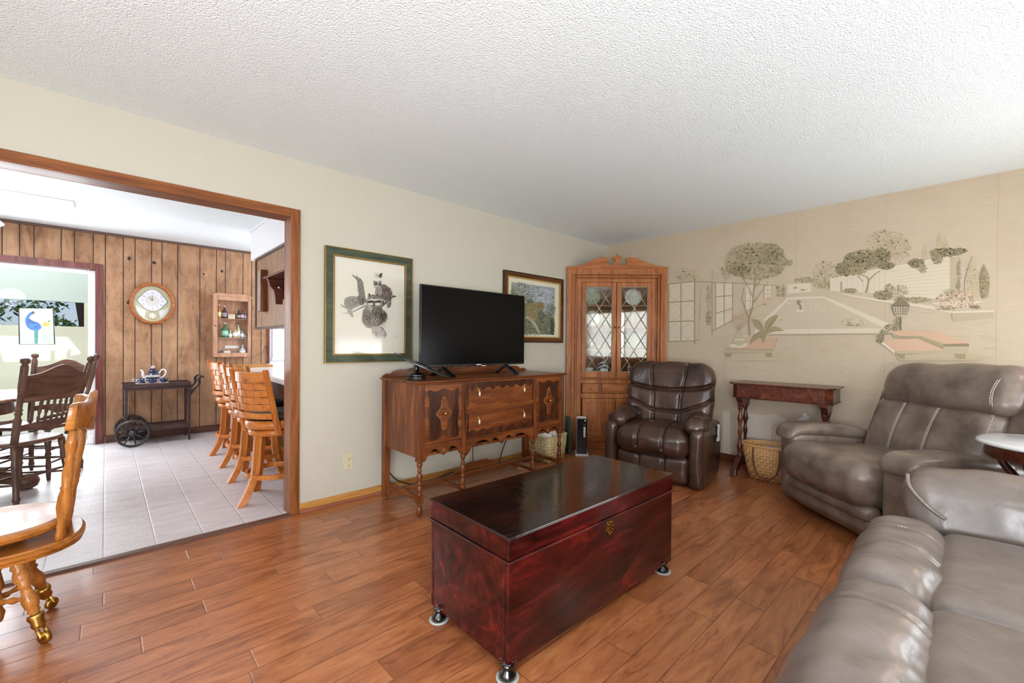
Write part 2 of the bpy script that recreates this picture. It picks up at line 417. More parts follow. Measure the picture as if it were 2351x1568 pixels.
# curtains at the front window: gathered sheers with a valance
M_cur, t, b = new_mat('white_sheer_curtain')
t.nodes.remove(b); _o = t.nodes['Material Output']
_d = nn(t, 'ShaderNodeBsdfDiffuse'); _d.inputs[0].default_value = hx(238, 236, 228)
_t = nn(t, 'ShaderNodeBsdfTranslucent'); _t.inputs[0].default_value = hx(238, 236, 228)
_p = nn(t, 'ShaderNodeBsdfTransparent'); _p.inputs[0].default_value = (1, 1, 1, 1)
_m = nn(t, 'ShaderNodeMixShader'); _m.inputs[0].default_value = .6; t.links.new(_d.outputs[0], _m.inputs[1]); t.links.new(_t.outputs[0], _m.inputs[2])
_m2 = nn(t, 'ShaderNodeMixShader'); _m2.inputs[0].default_value = .06; t.links.new(_m.outputs[0], _m2.inputs[1]); t.links.new(_p.outputs[0], _m2.inputs[2]); t.links.new(_m2.outputs[0], _o.inputs[0])
def drape(x0, x1, z0, z1, y, amp=.022, wl=.09):
    mb = MB(); n = int((x1-x0)/.008); vs = []; fs = []
    for i in range(n+1):
        x = x0+(x1-x0)*i/n
        for j, z in enumerate((z0, (z0+z1)/2, z1)):
            vs.append((x, y+amp*sin(x*2*pi/wl+.6*sin(x*9))*(1 if j < 2 else .6), z))
    for i in range(n):
        for j in range(2):
            a = i*3+j; fs.append((a, a+3, a+4, a+1))
    mb.add(vs, fs, True); return mb
ct = thing('window_curtains', 'white gathered curtains with valance at the front window behind the sofa', 'curtain', (0, 0, 0))
for x0, x1 in ((.8, 1.62), (1.9, 2.8)): part('curtain_panel', drape(x0, x1, .25, 2.2, -1.235), M_cur, ct)
part('valance', drape(.78, 2.82, 1.9, 2.24, -1.215, .018, .07), plain('patterned_valance', hx(120, 128, 96), .8, var=.5), ct)
part('curtain_rod', MB().tube([(.74, -1.235, 2.22), (2.86, -1.235, 2.22)], .011, 10), M_trim, ct)

# opening: jambs, casings and sill strip
t1 = MB()
t1.box(OX1, WA-.02, 0, OX1+.06, WA, OZ+.06)            # right casing, face
t1.box(OX1, WA+.11, 0, OX1+.06, WA+.13, OZ+.06)
t1.box(OX0-.06, WA-.02, 0, OX0, WA, OZ+.06)
t1.box(OX1, WA, 0, OX1+.02, WA+.11, OZ+.02); t1.box(OX0-.02, WA, 0, OX0, WA+.11, OZ+.02)
struct('trim_1', t1, M_trim, .003)
t2 = MB(); t2.box(OX0, WA-.021, OZ, OX1, WA, OZ+.06); t2.box(OX0, WA+.11, OZ, OX1, WA+.13, OZ+.06); t2.box(OX0, WA, OZ, OX1, WA+.11, OZ+.02)
struct('trim_2', t2, M_trimx, .003)
th = MB(); th.add([(OX0, WA-.04, 0), (OX1, WA-.04, 0), (OX1, WA-.03, .012), (OX0, WA-.03, .012), (OX1, WA+.01, .012), (OX0, WA+.01, .012), (OX1, WA+.02, 0), (OX0, WA+.02, 0)],
       [(0, 1, 2, 3), (3, 2, 4, 5), (5, 4, 6, 7), (0, 3, 5, 7), (1, 6, 4, 2)])
struct('trim_3', th, plain('dark_threshold_strip', hx(92, 58, 44), .4))
def base(name, mb_list, mat): struct(name, mb_list, mat, .003)
b1 = MB(); b1.box(OX1+.062, WA-.014, 0, 3.86, WA, .062); b1.box(-2.08, WA-.014, 0, OX0-.062, WA, .062); base('baseboard_back', b1, M_base)
def quarter(x0, x1, y, r=.017):
    pr = [(0, 0)]+[(-r*cos(a), r*sin(a)) for a in [i*pi/12 for i in range(7)]]
    mb = MB(); n = len(pr); vs = [(x, y+p[0], p[1]) for x in (x0, x1) for p in pr]
    mb.add(vs, [tuple(range(n)), tuple(range(n, 2*n))[::-1]]+[(i, i+n, (i+1) % n+n, (i+1) % n) for i in range(n)]); return mb
struct('trim_4', quarter(OX1+.064, 3.86, WA-.014), M_quarter)
b2 = B(WB-.014, -1.3, 0, WB, 2.33, .075); base('baseboard_right', b2, wood('walnut_baseboard', hx(70, 36, 20), hx(104, 58, 34), hx(130, 78, 48), 'y'))
b3 = MB(); b3.box(-2.08, -1.3, 0, WB, -1.286, .07); base('baseboard_front', b3, M_base)
b4 = MB(); b4.box(-2.08, -1.28, 0, -2.066, WA, .07); base('baseboard_left', b4, M_base)

# kitchen: panelled far wall with doorway to the sunroom
DX = -.088
w = MB(); w.box(DX+.02, KY, 0, 1.69, KY+.1, CZ); w.box(-3.5, KY, 2.0, DX+.02, KY+.1, CZ); w.box(-3.5, KY, 0, -2.6, KY+.1, 2.0)
grv = [-.783, -.663, -.561, -.359, -.257, -.106, -.005, .149, .254, .406, .506, .66, .89, 1.069, 1.17, 1.375, 1.48, 1.6]
w.m = 1
gx = [-2.6, -2.4, -2.28, -2.1, -1.95, -1.7, -1.55, -1.4, -1.2, -1.1, -.92]+grv
for x in gx: w.box(x-.004, KY-.0012, 2.06 if x < -.03 else .07, x+.004, KY+.01, CZ-.02)
w.m = 2
for x, z, r in ((.20, 2.17, .022), (.43, 2.15, .022), (.93, 2.07, .013), (1.13, 2.13, .018), (.205, 1.65, .03)):
    w.T = Tr(x, KY+.001, z) @ Rx(pi/2); w.prism([(r*cos(a)*random.uniform(.6, 1.1), r*1.1*sin(a)*random.uniform(.7, 1.1)) for a in [i*pi/5 for i in range(10)]], .003); w.T = Matrix()
struct('wall_kitchen', w, [M_panel, M_groove, M_knot])
struct('trim_5', MB().box(-3.5, KY-.02, CZ-.03, 1.69, KY, CZ), plain('dark_crown_strip', hx(96, 72, 60), .6), .004)
struct('baseboard_kitchen', MB().box(.0, KY-.015, 0, 1.69, KY, .085), wood('dark_kitchen_baseboard', hx(70, 38, 30), hx(98, 58, 44), hx(120, 76, 60), 'x'), .004)
struct('wall_kitchen_right', MB().box(1.69, KY-.0, 0, 4.66, KY+.1, CZ), M_white)
tb = MB(); tb.box(1.68, KY-.03, 0, 1.70, KY, CZ-.03)
struct('trim_6', tb, M_redtrim)
# reddish casing around the sunroom doorway, white inner frame
cs = MB(); cs.box(DX, KY-.03, 0, DX+.065, KY, 2.065); cs.box(DX-.0, KY, 0, DX+.02, KY+.1, 2.0); cs.box(-2.66, KY-.03, 0, -2.6, KY, 2.065)
struct('trim_7', cs, M_redtrim, .006)
cs = MB(); cs.box(-2.6, KY-.03, 1.995, DX, KY, 2.065); cs.box(-2.6, KY, 1.995, DX, KY+.1, 2.0)
struct('trim_8', cs, M_redtrim, .006)
# side walls of the kitchen
struct('wall_kitchen_left', B(-3.6, WA+.11, 0, -3.5, 10.2, CZ+.3), M_white)
struct('wall_kitchen_side', B(WB, WA+.11, 0, WB+.12, KY+.1, CZ), M_white)
# sunroom shell
struct('wall_sunroom_right', B(1.2, KY+.1, 0, 1.3, 10.2, 2.9), M_white)
struct('ceiling_sunroom', B(-3.6, KY+.1, 2.9, 1.3, 10.2, 2.95), M_white)
M_green = plain('pale_green_wall', hx(206, 222, 214), .8, var=.02); M_cream = plain('pale_cream_wall', hx(228, 230, 208), .8, var=.02)
SY = 9.2
def sp(px, py): return at(px, py, 1, SY)
za, zb = sp(100, 690).z, sp(100, 748).z; xr = sp(193, 700).x
w = MB(); w.box(-3.5, SY, za, 1.2, SY+.1, 2.9)
struct('wall_sunroom_upper', w, M_green)
w = MB(); w.box(-3.5, SY, 0, 1.2, SY+.1, zb); w.box(xr, SY, zb, 1.2, SY+.1, za)
struct('wall_sunroom_lower', w, M_cream)
# ------------------------------------------------------------ shared shapes
def catmull(pts, n=6, closed=False):
    P = [Vector(p) for p in pts]; out = []; m = len(P)
    rng = m if closed else m-1
    for i in range(rng):
        p0 = P[i-1] if (i > 0 or closed) else P[i]; p1 = P[i]; p2 = P[(i+1) % m]; p3 = P[(i+2) % m] if (i+2 < m or closed) else p2
        for k in range(n):
            t = k/n; out.append(tuple(.5*((2*p1)+(p2-p0)*t+(2*p0-5*p1+4*p2-p3)*t*t+(3*p1-p0-3*p2+p3)*t**3)))
    if not closed: out.append(tuple(P[-1]))
    return out
XZ = lambda y0: Tr(0, y0, 0) @ Rx(pi/2)                 # polygon (x,z), extruded towards -y
YZ = lambda x0: Tr(x0, 0, 0) @ Rz(pi/2) @ Rx(pi/2)      # polygon (y,z), extruded towards +x

def chest_mat(name, axis, bright, rough=.16):
    m, t, b = new_mat(name)
    s = {'x': (1.5, 7, 7), 'y': (7, 1.5, 7)}[axis]
    v = coords(t, s); n = noise_n(t, v, 1.4, 6, .65, 1.5)
    c = ramp(t, n, [(.34, hx(30, 9, 9)), (.5, hx(70, 17, 16)), (.62, hx(98, 25, 21)), (.8, hx(140, 48, 27))] if bright else
             [(.25, hx(20, 9, 7)), (.55, hx(42, 18, 13)), (.8, hx(66, 30, 20))])
    v2 = coords(t, (.8, .8, 2.4)); n2 = noise_n(t, v2, 2.4, 3, .6, .8)
    c = mixc(t, .75, c, ramp(t, n2, [(.38, (.13, .11, .11)), (.6, (.95, .95, .95))]), 'MULTIPLY')
    t.links.new(c, b.inputs['Base Color']); b.inputs['Roughness'].default_value = rough
    b.inputs['Coat Weight'].default_value = .4; b.inputs['Coat Roughness'].default_value = .08; b.inputs['Specular IOR Level'].default_value = .3
    v3 = coords(t, (3, 3, 3)); bump(t, b, noise_n(t, v3, 3, 4, .6), .0025)
    return m
M_cx = chest_mat('red_mahogany_varnish', 'x', True); M_ctop = chest_mat('dark_mahogany_top', 'x', False, .13)
M_black = plain('black_lacquer', hx(14, 12, 12), .18, coat=.5)
M_ring = plain('pale_rubber_ring', hx(168, 168, 162), .6)
M_brass = plain('brass', hx(190, 148, 78), .28, metal=1)
M_brassd = plain('aged_brass', hx(150, 112, 60), .38, metal=1, var=.3)

ch = thing('cedar_chest', 'long low dark red mahogany chest used as a coffee table on the plank floor', 'chest', (1.03, 1.101, 0), radians(-1.1))
L_, W_ = 1.163, .515
bd = MB(); prof = [(.0, .058), (.02, .05), (.08, .05), (L_-.08, .05), (L_-.02, .05), (L_, .062), (L_, .41), (0, .41)]
bd.box(.0, .0, .036, L_-.0, .022, .41); bd.box(.0, W_-.022, .036, L_-.0, W_, .41); bd.box(.0, .022, .036, .022, W_-.022, .41); bd.box(L_-.022, .022, .036, L_-.0, W_-.022, .41); bd.box(.026, .022, .06, L_-.026, W_-.022, .075)
part('body', bd, M_cx, ch, .006)
bl = None
for x, y in ((.03, .03), (L_-.06, .03), (.03, W_-.06)): part('bracket', MB().lathe([(.012, .028), (.03, .036), (.034, .05), (.034, .056)], 14, (x, y, 0)), M_cx, ch)

mo = MB(); mo.box(-.010, -.010, .408, L_+.010, W_+.010, .418); part('moulding', mo, chest_mat('worn_moulding', 'x', True, .22), ch, .005, seg=3)
lid = MB(); lid.m = 0; lid.box(-.002, -.002, .418, L_+.002, W_+.002, .496)
lo = part('lid', lid, M_cx, ch, .005)
tp = MB(); tp.box(-.007, -.007, .494, L_+.007, W_+.007, .503); part('lid_top', tp, M_ctop, ch, .004, 'dark glossy lid top')
for x, y in ((-.004, .0), (L_-.085, -.0), (-.01, .435), (L_-.07, .45)):
    f = part('foot', MB().lathe([(.028, 0.008), (.032, .014), (.03, .022), (.018, .034), (.017, .042), (.024, .052)], 20, (x+.01, y+.01, 0)), M_black, ch, label='black turned foot')
    part('floor_cup', MB().lathe([(.040, 0), (.042, .003), (.041, .007), (.034, .008), (.032, .006)], 24, (x+.01, y+.01, 0)), M_ring, f, label='pale ringed floor cup')
# brass escutcheon
cx_, cz_ = .60, .372
es = MB(); pl = [(cx_+.026*cos(a)*(1+.08*cos(9*a)), cz_+.035*sin(a)*(1+.08*cos(9*a))) for a in [i*2*pi/72 for i in range(72)]]
es.prism(pl, .003, XZ(.0))
for a in [i*2*pi/9+.3 for i in range(9)]: es.lathe([(.004, 0), (.003, .003), (0, .004)], 8, T=Tr(cx_+.019*cos(a), -.003, cz_+.026*sin(a)) @ Rx(pi/2))
es.box(cx_-.003, -.006, cz_-.016, cx_+.003, -.003, cz_+.012)
part('escutcheon', es, M_brassd, ch, label='scalloped brass keyhole plate')

# ------------------------------------------------------------ buffet
M_wal = wood('walnut_veneer', hx(70, 34, 14), hx(112, 58, 26), hx(150, 86, 40), 'x', .3, .35)
M_walz = wood('walnut_upright', hx(66, 32, 14), hx(110, 58, 26), hx(152, 88, 42), 'z', .3, .35)
M_burl = wood('burl_walnut', hx(40, 18, 10), hx(72, 36, 18), hx(98, 54, 28), 'z', .3, .4, scale=1.2, spots=.35)
M_ivory = plain('ivory_drop', hx(214, 202, 168), .35)
bf = thing('buffet_sideboard', 'antique carved walnut buffet on turned legs standing against the cream wall', 'sideboard', (1.53, 2.55, 0))
XR = 1.53                                                 # local right end of the case
LX = (.029, .396, 1.138, 1.488)                           # front leg centres
cs = MB()
cs.box(.01, .03, .40, .03, .50, .905); cs.box(XR-.02, .03, .40, XR, .50, .905); cs.box(.03, .47, .40, XR-.02, .49, .905); cs.box(.03, .03, .40, XR-.02, .47, .42); cs.box(.03, .03, .88, XR-.02, .47, .905)
cs.box(.355, .03, .42, .375, .47, .88); cs.box(1.135, .03, .42, 1.155, .47, .88)
part('case', cs, M_walz, bf, .003)
t_ = MB(); t_.box(-.01, -.012, .905, XR+.018, .515, .913); t_.box(-.018, -.02, .913, XR+.026, .52, .923); part('top', t_, M_wal, bf, .004)
# scalloped gallery at the back
gp = [(.0, .923), (.0, .935), (.03, .95), (.06, .945), (.09, .965), (.14, .975), (.2, .972), (.25, .985), (.4, .985), (.5, .995), (.56, .975), (.62, .998), (.68, .975), (.74, 1.0), (.80, .975), (.86, .998), (.92, .975), (.98, .995), (1.1, .985), (1.25, .985), (1.3, .972), (1.36, .975), (1.42, .965), (1.46, .945), (1.5, .95), (1.53, .935), (1.53, .923)]
part('gallery', MB().prism(catmull(gp, 5), .018, XZ(.515)), M_wal, bf, .003)
for x0, x1 in ((.012, .055), (.375, .412), (1.128, 1.162), (1.478, XR-.0)):
    part('post', MB().box(x0, -.002, .385, x1, .034, .905), M_walz, bf, .005)
part('rail', MB().box(.055, .0, .897, 1.48, .03, .905).box(.055, -.001, .474, .375, .03, .486).box(1.162, -.001, .474, 1.478, .03, .486).box(.412, -.003, .470, 1.128, .03, .480).box(.412, -.003, .684, 1.128, .03, .692), M_wal, bf, .002)
def apron(x0, x1, pts, y=.02):
    poly = [(x0, .474), (x0, pts[0][1])]+[(x0+(x1-x0)*u, z) for u, z in catmull([(p[0], p[1]) for p in pts], 5)]+[(x1, .474)]
    return MB().prism(poly, .02, XZ(y))
ap_s = [(0, .37), (.06, .385), (.14, .425), (.28, .448), (.38, .425), (.5, .395), (.62, .425), (.72, .448), (.86, .425), (.94, .385), (1, .37)]
ap_c = [(0, .35), (.04, .37), (.1, .42), (.2, .448), (.28, .442), (.33, .425), (.4, .45), (.45, .43), (.5, .392), (.55, .43), (.6, .45), (.67, .425), (.72, .442), (.8, .448), (.9, .42), (.96, .37), (1, .35)]
for x0, x1, pt in ((.05, .38, ap_s), (.408, 1.132, ap_c), (1.158, 1.482, ap_s)):
    a = part('apron', apron(x0, x1, pt), M_wal, bf, .002)
    part('rosette', MB().lathe([(.0, .006), (.006, .007), (.010, .003), (.014, .004), (.018, .001), (.018, 0)][::-1], 16, T=Tr((x0+x1)/2, -.0, .425) @ Rx(pi/2)), M_walz, a)
def diamond(cx, cz, w, h):
    return catmull([(cx, cz+h), (cx+w*.34, cz+h*.72), (cx+w*.45, cz+h*.38), (cx+w, cz+.0), (cx+w*.45, cz-h*.38), (cx+w*.3, cz-h*.85), (cx, cz-h), (cx-w*.3, cz-h*.85), (cx-w*.45, cz-h*.38), (cx-w, cz), (cx-w*.45, cz+h*.38), (cx-w*.34, cz+h*.72)], 4, True)
M_line = plain('pale_inlay_line', hx(150, 98, 54), .4)
for x0, x1 in ((.056, .372), (1.164, 1.476)):
    d = MB(); d.box(x0, .002, .488, x1, .03, .895)
    d.m = 1; cx, cz = (x0+x1)/2, .69; w2, h2 = (x1-x0)/2-.028, .172
    fld = catmull([(cx-w2, cz-h2), (cx-w2*.5, cz-h2*1.04), (cx, cz-h2*.93), (cx+w2*.5, cz-h2*1.04), (cx+w2, cz-h2), (cx+w2*.93, cz-h2*.4), (cx+w2, cz), (cx+w2*.93, cz+h2*.5), (cx+w2, cz+h2), (cx+w2*.5, cz+h2*.9), (cx, cz+h2*1.04), (cx-w2*.5, cz+h2*.9), (cx-w2, cz+h2), (cx-w2*.93, cz+h2*.5), (cx-w2, cz), (cx-w2*.93, cz-h2*.4)], 3, True)
    d.prism(fld, .002, XZ(.002))
    d.m = 2; d.prism(diamond(cx, cz, .066, .118), .004, XZ(0)); d.m = 0; d.prism(diamond(cx, cz, .061, .112), .006, XZ(0))
    do = part('door', d, [M_wal, M_burl, M_line], bf, .0015)
    part('knob', MB().lathe([(.006, 0), (.006, .008), (.011, .012), (.013, .018), (.009, .024), (0, .026)], 16, T=Tr(cx, -.006, cz) @ Rx(pi/2)), M_brass, do, label='round brass knob')
for z0, z1, k in ((.693, .896, 1), (.481, .683, 0)):
    d = MB(); d.box(.414, .000, z0, 1.126, .03, z1)
    d.m = 1
    xs = [.418+i*(1.122-.418)/14 for i in range(15)]
    if k: wv = catmull([(x, z1-.052-.012*((i % 2)*2-1)) for i, x in enumerate(xs)], 4); poly = [(.418, z1-.004)]+[(.418, z0+.01), (.432, z0+.03), (.432, z1-.06)]+wv+[(1.108, z1-.06), (1.108, z0+.03), (1.122, z0+.01), (1.122, z1-.004)]
    else: wv = catmull([(x, z0+.05+.012*((i % 2)*2-1)) for i, x in enumerate(xs)], 4); poly = [(.418, z0+.004)]+[(.418, z1-.01), (.436, z1-.03), (.432, z0+.06)]+wv+[(1.108, z0+.06), (1.104, z1-.03), (1.122, z1-.01), (1.122, z0+.004)]
    d.prism(poly, .0015, XZ(0))
    dr = part('drawer', d, [M_wal, M_burl], bf, .0015)
    for hxp in (.53, 1.01):
        zc = (z0+z1)/2+.02
        pl_ = part('drop_pull', MB().lathe([(.011, 0), (.009, .003), (.003, .006)], 12, T=Tr(hxp, 0, zc+.018) @ Rx(pi/2) @ Matrix.Scale(1.6, 4, (0, 1, 0))), M_brassd, dr, label='aged brass pull with ivory drop')
        part('drop', MB().lathe([(.002, 0), (.006, -.01), (.009, -.026), (.006, -.036), (.001, -.044)][::-1], 10, (hxp, -.008, zc+.014)), M_ivory, pl_)
legp = [(.0, .016), (.04, .018), (.06, .012), (.1, .019), (.18, .021), (.26, .016), (.3, .01), (.33, .017), (.37, .017), (.4, .011), (.46, .017), (.54, .021), (.62, .018), (.68, .010), (.71, .015), (.75, .015), (.78, .01), (.86, .017), (.94, .021), (.98, .015), (1, .018)]
for i, x in enumerate(LX):
    l = MB()
    l.turned((x, .018, .145 if i in (0, 3) else .118), (x, .018, .375), legp, 18)
    l.box(x-.022, -.004, .375, x+.022, .04, .40)
    if i in (0, 3):
        l.box(x-.021, -.003, .095, x+.021, .039, .15); l.lathe([(.010, 0), (.017, .012), (.021, .04), (.018, .062), (.011, .072), (.018, .082), (.02, .095)], 16, (x, .018, 0))
    part('leg', l, M_walz, bf)
for x in (.02, XR-.012):
    l = MB(); l.box(x-.024, .462, .03, x+.024, .512, .905); l.lathe([(.012, .0), (.016, .01), (.012, .02), (.02, .03)], 12, (x, .487, 0)); part('leg', l, M_walz, bf, .003)
st = MB(); st.box(.015, .03, .105, .045, .47, .135); st.box(1.473, .03, .105, 1.503, .47, .135); st.box(.045, .27, .108, 1.473, .305, .132)
st.box(.378, -.004, .100, .414, .27, .120); st.box(1.12, -.004, .100, 1.156, .27, .120)
part('stretcher', st, M_wal, bf, .004)
cr = [(.52, .132), (.52, .15), (.545, .168), (.56, .152), (.575, .156), (.585, .185), (.6, .172), (.63, .196), (.68, .2), (.72, .2), (.77, .2), (.82, .2), (.87, .196), (.90, .172), (.915, .185), (.925, .156), (.94, .152), (.955, .168), (.98, .15), (.98, .132), (.85, .132), (.82, .146), (.68, .146), (.65, .132)]
part('carved_crest', MB().prism(cr, .014, XZ(.30)), M_wal, bf, .003)

# ------------------------------------------------------------ television
tv = thing('television', 'black flat screen television standing on the walnut buffet', 'television', (1.735, 2.86, .923))
W2, z0, z1 = 1.108, .078, .712
t_ = MB(); t_.box(0, -.006, z0, W2, .02, z1); t_.box(.12, .02, z0+.03, W2-.12, .06, z0+.36)
part('housing', t_, plain('black_plastic', hx(20, 20, 21), .35), tv, .003)
part('screen', MB().box(.008, -.0075, z0+.016, W2-.008, -.004, z1-.008), plain('dark_screen_glass', hx(4, 4, 5), .22, var=0), tv).data.materials[0].node_tree.nodes['Principled BSDF'].inputs['Specular IOR Level'].default_value = .18
M_grey = plain('pale_grey_label', hx(200, 200, 200), .5)
part('logo_plate', MB().box(.54, -.009, z0+.004, .59, -.006, z0+.012), M_grey, tv)
part('ir_window', MB().box(.60, -.006, z0-.006, .645, .004, z0), M_grey, tv)
for x in (.19, W2-.24):
    f = MB(); f.T = Tr(x, 0, 0)
    for s in (-1, 1):
        f.add([(0, 0, z0+.004), (.03, 0, z0+.004), (.03, .02*s, z0-.002), (0, .02*s, z0-.002), (-.01*1, .13*s, .0), (.04, .13*s, .0), (.04, .145*s, .012), (-.01, .145*s, .012), (0, 0, z0-.018), (.03, 0, z0-.018)],
              [(8, 4, 5, 9) if s > 0 else (8, 9, 5, 4), (4, 7, 6, 5) if s > 0 else (4, 5, 6, 7), (0, 1, 6, 7), (8, 0, 7, 4), (9, 5, 6, 1), (0, 8, 9, 1)])
    part('foot', f, M_black, tv, .002)
# black tilted stand lying beside the television
M_dk = plain('dark_green_black_metal', hx(26, 28, 24), .28, coat=.3)
sd = thing('swivel_stand', 'black tilted oval swivel stand on a round base beside the television', 'stand', (1.645, 2.76, .923))
part('base', MB().lathe([(.072, 0), (.075, .008), (.06, .014), (.066, .022), (.07, .034), (.05, .044), (.02, .05), (.018, .085), (.024, .1)], 28), M_black, sd)
pt = MB(); A = Tr(0.02, -.03, .095) @ Rz(radians(-40)) @ Ry(radians(24))
out = [(.215*cos(a)*(1.0), .075*sin(a)*(1.15-.25*cos(a))) for a in [i*2*pi/40 for i in range(40)]]
def ringplate(o, k, T, h):
    n = len(o); inner = [(x*k, y*k*.9) for x, y in o]
    vs = [(x, y, 0) for x, y in o]+[(x, y, 0) for x, y in inner]+[(x, y, h) for x, y in o]+[(x, y, h) for x, y in inner]
    fs = []
    for i in range(n):
        j = (i+1) % n; fs += [(i, j, n+j, n+i), (2*n+i, 3*n+i, 3*n+j, 2*n+j), (i, 2*n+i, 2*n+j, j), (n+i, n+j, 3*n+j, 3*n+i)]
    pt.add(vs, fs, True, T)
ringplate(out, .66, A, .012)
pt.add(*[[(-.05, -.05, .0), (.05, -.05, 0), (.05, .05, 0), (-.05, .05, 0), (-.05, -.05, .016), (.05, -.05, .016), (.05, .05, .016), (-.05, .05, .016)], [(0, 3, 2, 1), (4, 5, 6, 7), (0, 1, 5, 4), (1, 2, 6, 5), (2, 3, 7, 6), (3, 0, 4, 7)]], T=A)
pt.add([(-.2, -.012, .002), (.2, -.012, .002), (.2, .012, .002), (-.2, .012, .002), (-.2, -.012, .01), (.2, -.012, .01), (.2, .012, .01), (-.2, .012, .01)], [(0, 3, 2, 1), (4, 5, 6, 7), (0, 1, 5, 4), (1, 2, 6, 5), (2, 3, 7, 6), (3, 0, 4, 7)], T=A)
part('tilted_plate', pt, M_dk, sd, .002)
# cords
M_cord = plain('black_cord', hx(22, 22, 22), .5)
tag(part('power_cord', MB().tube(catmull([(1.60, 3.12, .36), (1.60, 3.13, .24), (1.66, 3.12, .12), (1.78, 3.10, .05), (1.95, 3.10, .02), (2.1, 3.10, .045), (2.25, 3.10, .06)], 8), .0045, 8), M_cord), 'black cord looping down beside the left rear leg of the buffet', 'cord')
tag(part('power_cord', MB().tube(catmull([(2.50, 3.17, .42), (2.50, 3.165, .30), (2.485, 3.165, .18), (2.50, 3.165, .03)], 8), .0035, 8), M_cord), 'thin black cord hanging straight down behind the middle of the buffet', 'cord')
tag(part('power_cord', MB().tube(catmull([(2.98, 3.165, .30), (2.90, 3.16, .22), (2.84, 3.15, .12), (2.80, 3.15, .012)], 8), .005, 8), M_cord), 'black cord slanting to the floor behind the right end of the buffet', 'cord')
# wall outlet
M_plate = plain('almond_plastic', hx(206, 196, 160), .4)
ot = thing('wall_outlet', 'almond double outlet plate low on the cream wall by the opening', 'outlet', (1.323, WA, .292))
part('cover_plate', MB().box(-.036, -.006, -.058, .036, 0, .058), M_plate, ot, .003)
for z in (-.026, .026):
    r = part('socket', MB().lathe([(.0165, 0), (.0165, .002), (.015, .003)], 18, T=Tr(0, -.006, z) @ Rx(pi/2)), M_plate, ot)
    part('slot', MB().box(-.007, -.0095, z-.001, -.005, -.0085, z+.008).box(.005, -.0095, z-.001, .007, -.0085, z+.007).box(-.002, -.0095, z-.010, .002, -.0085, z-.006), M_black, r)
# ------------------------------------------------------------ corner cabinet
M_oak = wood('golden_oak', hx(128, 70, 34), hx(168, 100, 52), hx(190, 124, 70), 'x', .4, .15)
M_oakz = wood('golden_oak_upright', hx(122, 66, 32), hx(166, 98, 50), hx(192, 126, 72), 'z', .4, .15)
M_lead = plain('lead_came', hx(176, 172, 156), .35, metal=.5)
M_leadglass = glassy('bevelled_cabinet_glass', (.96, .97, .96, 1), .07, .03)
cc = thing('corner_cabinet', 'tall oak corner china cabinet with diamond leaded glass doors and swan neck top', 'cabinet', (3.830, 3.165, 0), radians(-44.84))
CW, CM = 1.136, .571
tri = lambda e, y0=.02: [(y0+e, y0), (CW-y0-e, y0), (CM, CM-e-.012)]
sh = MB()
def side(x0, y0, x1, y1, z0, z1, t=.015):
    d = Vector((x1-x0, y1-y0, 0)).normalized(); n = Vector((-d.y, d.x, 0))*t
    sh.prism([(x0, y0), (x1, y1), (x1-n.x, y1-n.y), (x0-n.x, y0-n.y)], z1-z0, Tr(0, 0, z0))
side(.012, .02, CM, CM-.02, .0, 2.05); side(CM, CM-.02, CW-.012, .02, 0, 2.05)
part('carcass', sh, M_oakz, cc)
for z in (.80, 1.12, 1.385, 1.625, 2.03): part('shelf', MB().prism(tri(.03), .018, Tr(0, 0, z)), M_oak, cc, .002)
fr = MB()
fr.box(0, -.002, 0, .06, .02, 2.06); fr.box(CW-.06, -.002, 0, CW, .02, 2.06); fr.box(.06, -.002, 2.0, CW-.06, .02, 2.06)
fr.box(.125, .004, .14, .17, .024, 1.937); fr.box(CW-.17, .004, .14, CW-.125, .024, 1.937); fr.box(.17, .004, 1.9, CW-.17, .024, 1.937)
fr.box(.17, .002, .745, CW-.17, .022, .79); fr.box(.17, .002, .575, CW-.17, .022, .63)
for xa, xb in ((.375, .408), (.728, .761)): fr.box(xa, .002, .63, xb, .022, .745)
part('face_frame', fr, M_oakz, cc, .003)
m1 = MB()
for k, (o, th) in enumerate(((.06, -.024), (.081, -.008), (.097, -.018), (.115, -.004))):
    w_ = (.018, .013, .015, .010)[k]
    m1.box(o, th, .0, o+w_, .02, 2.0-(o-.06)); m1.box(CW-o-w_, th, .0, CW-o, .02, 2.0-(o-.06)); m1.box(o+w_, th, 2.0-(o-.06)-w_, CW-o-w_, .02, 2.0-(o-.06))
part('moulding', m1, M_oakz, cc, .003)
sm = MB(); sm.box(.155, -.014, .792, CW-.155, .02, .806); part('waist_moulding', sm, M_oak, cc, .005)
bs = MB(); bs.box(.125, .003, .0, CW-.125, .022, .13); bs.box(.125, -.003, .13, CW-.125, .022, .145); part('plinth', bs, M_oak, cc, .004)
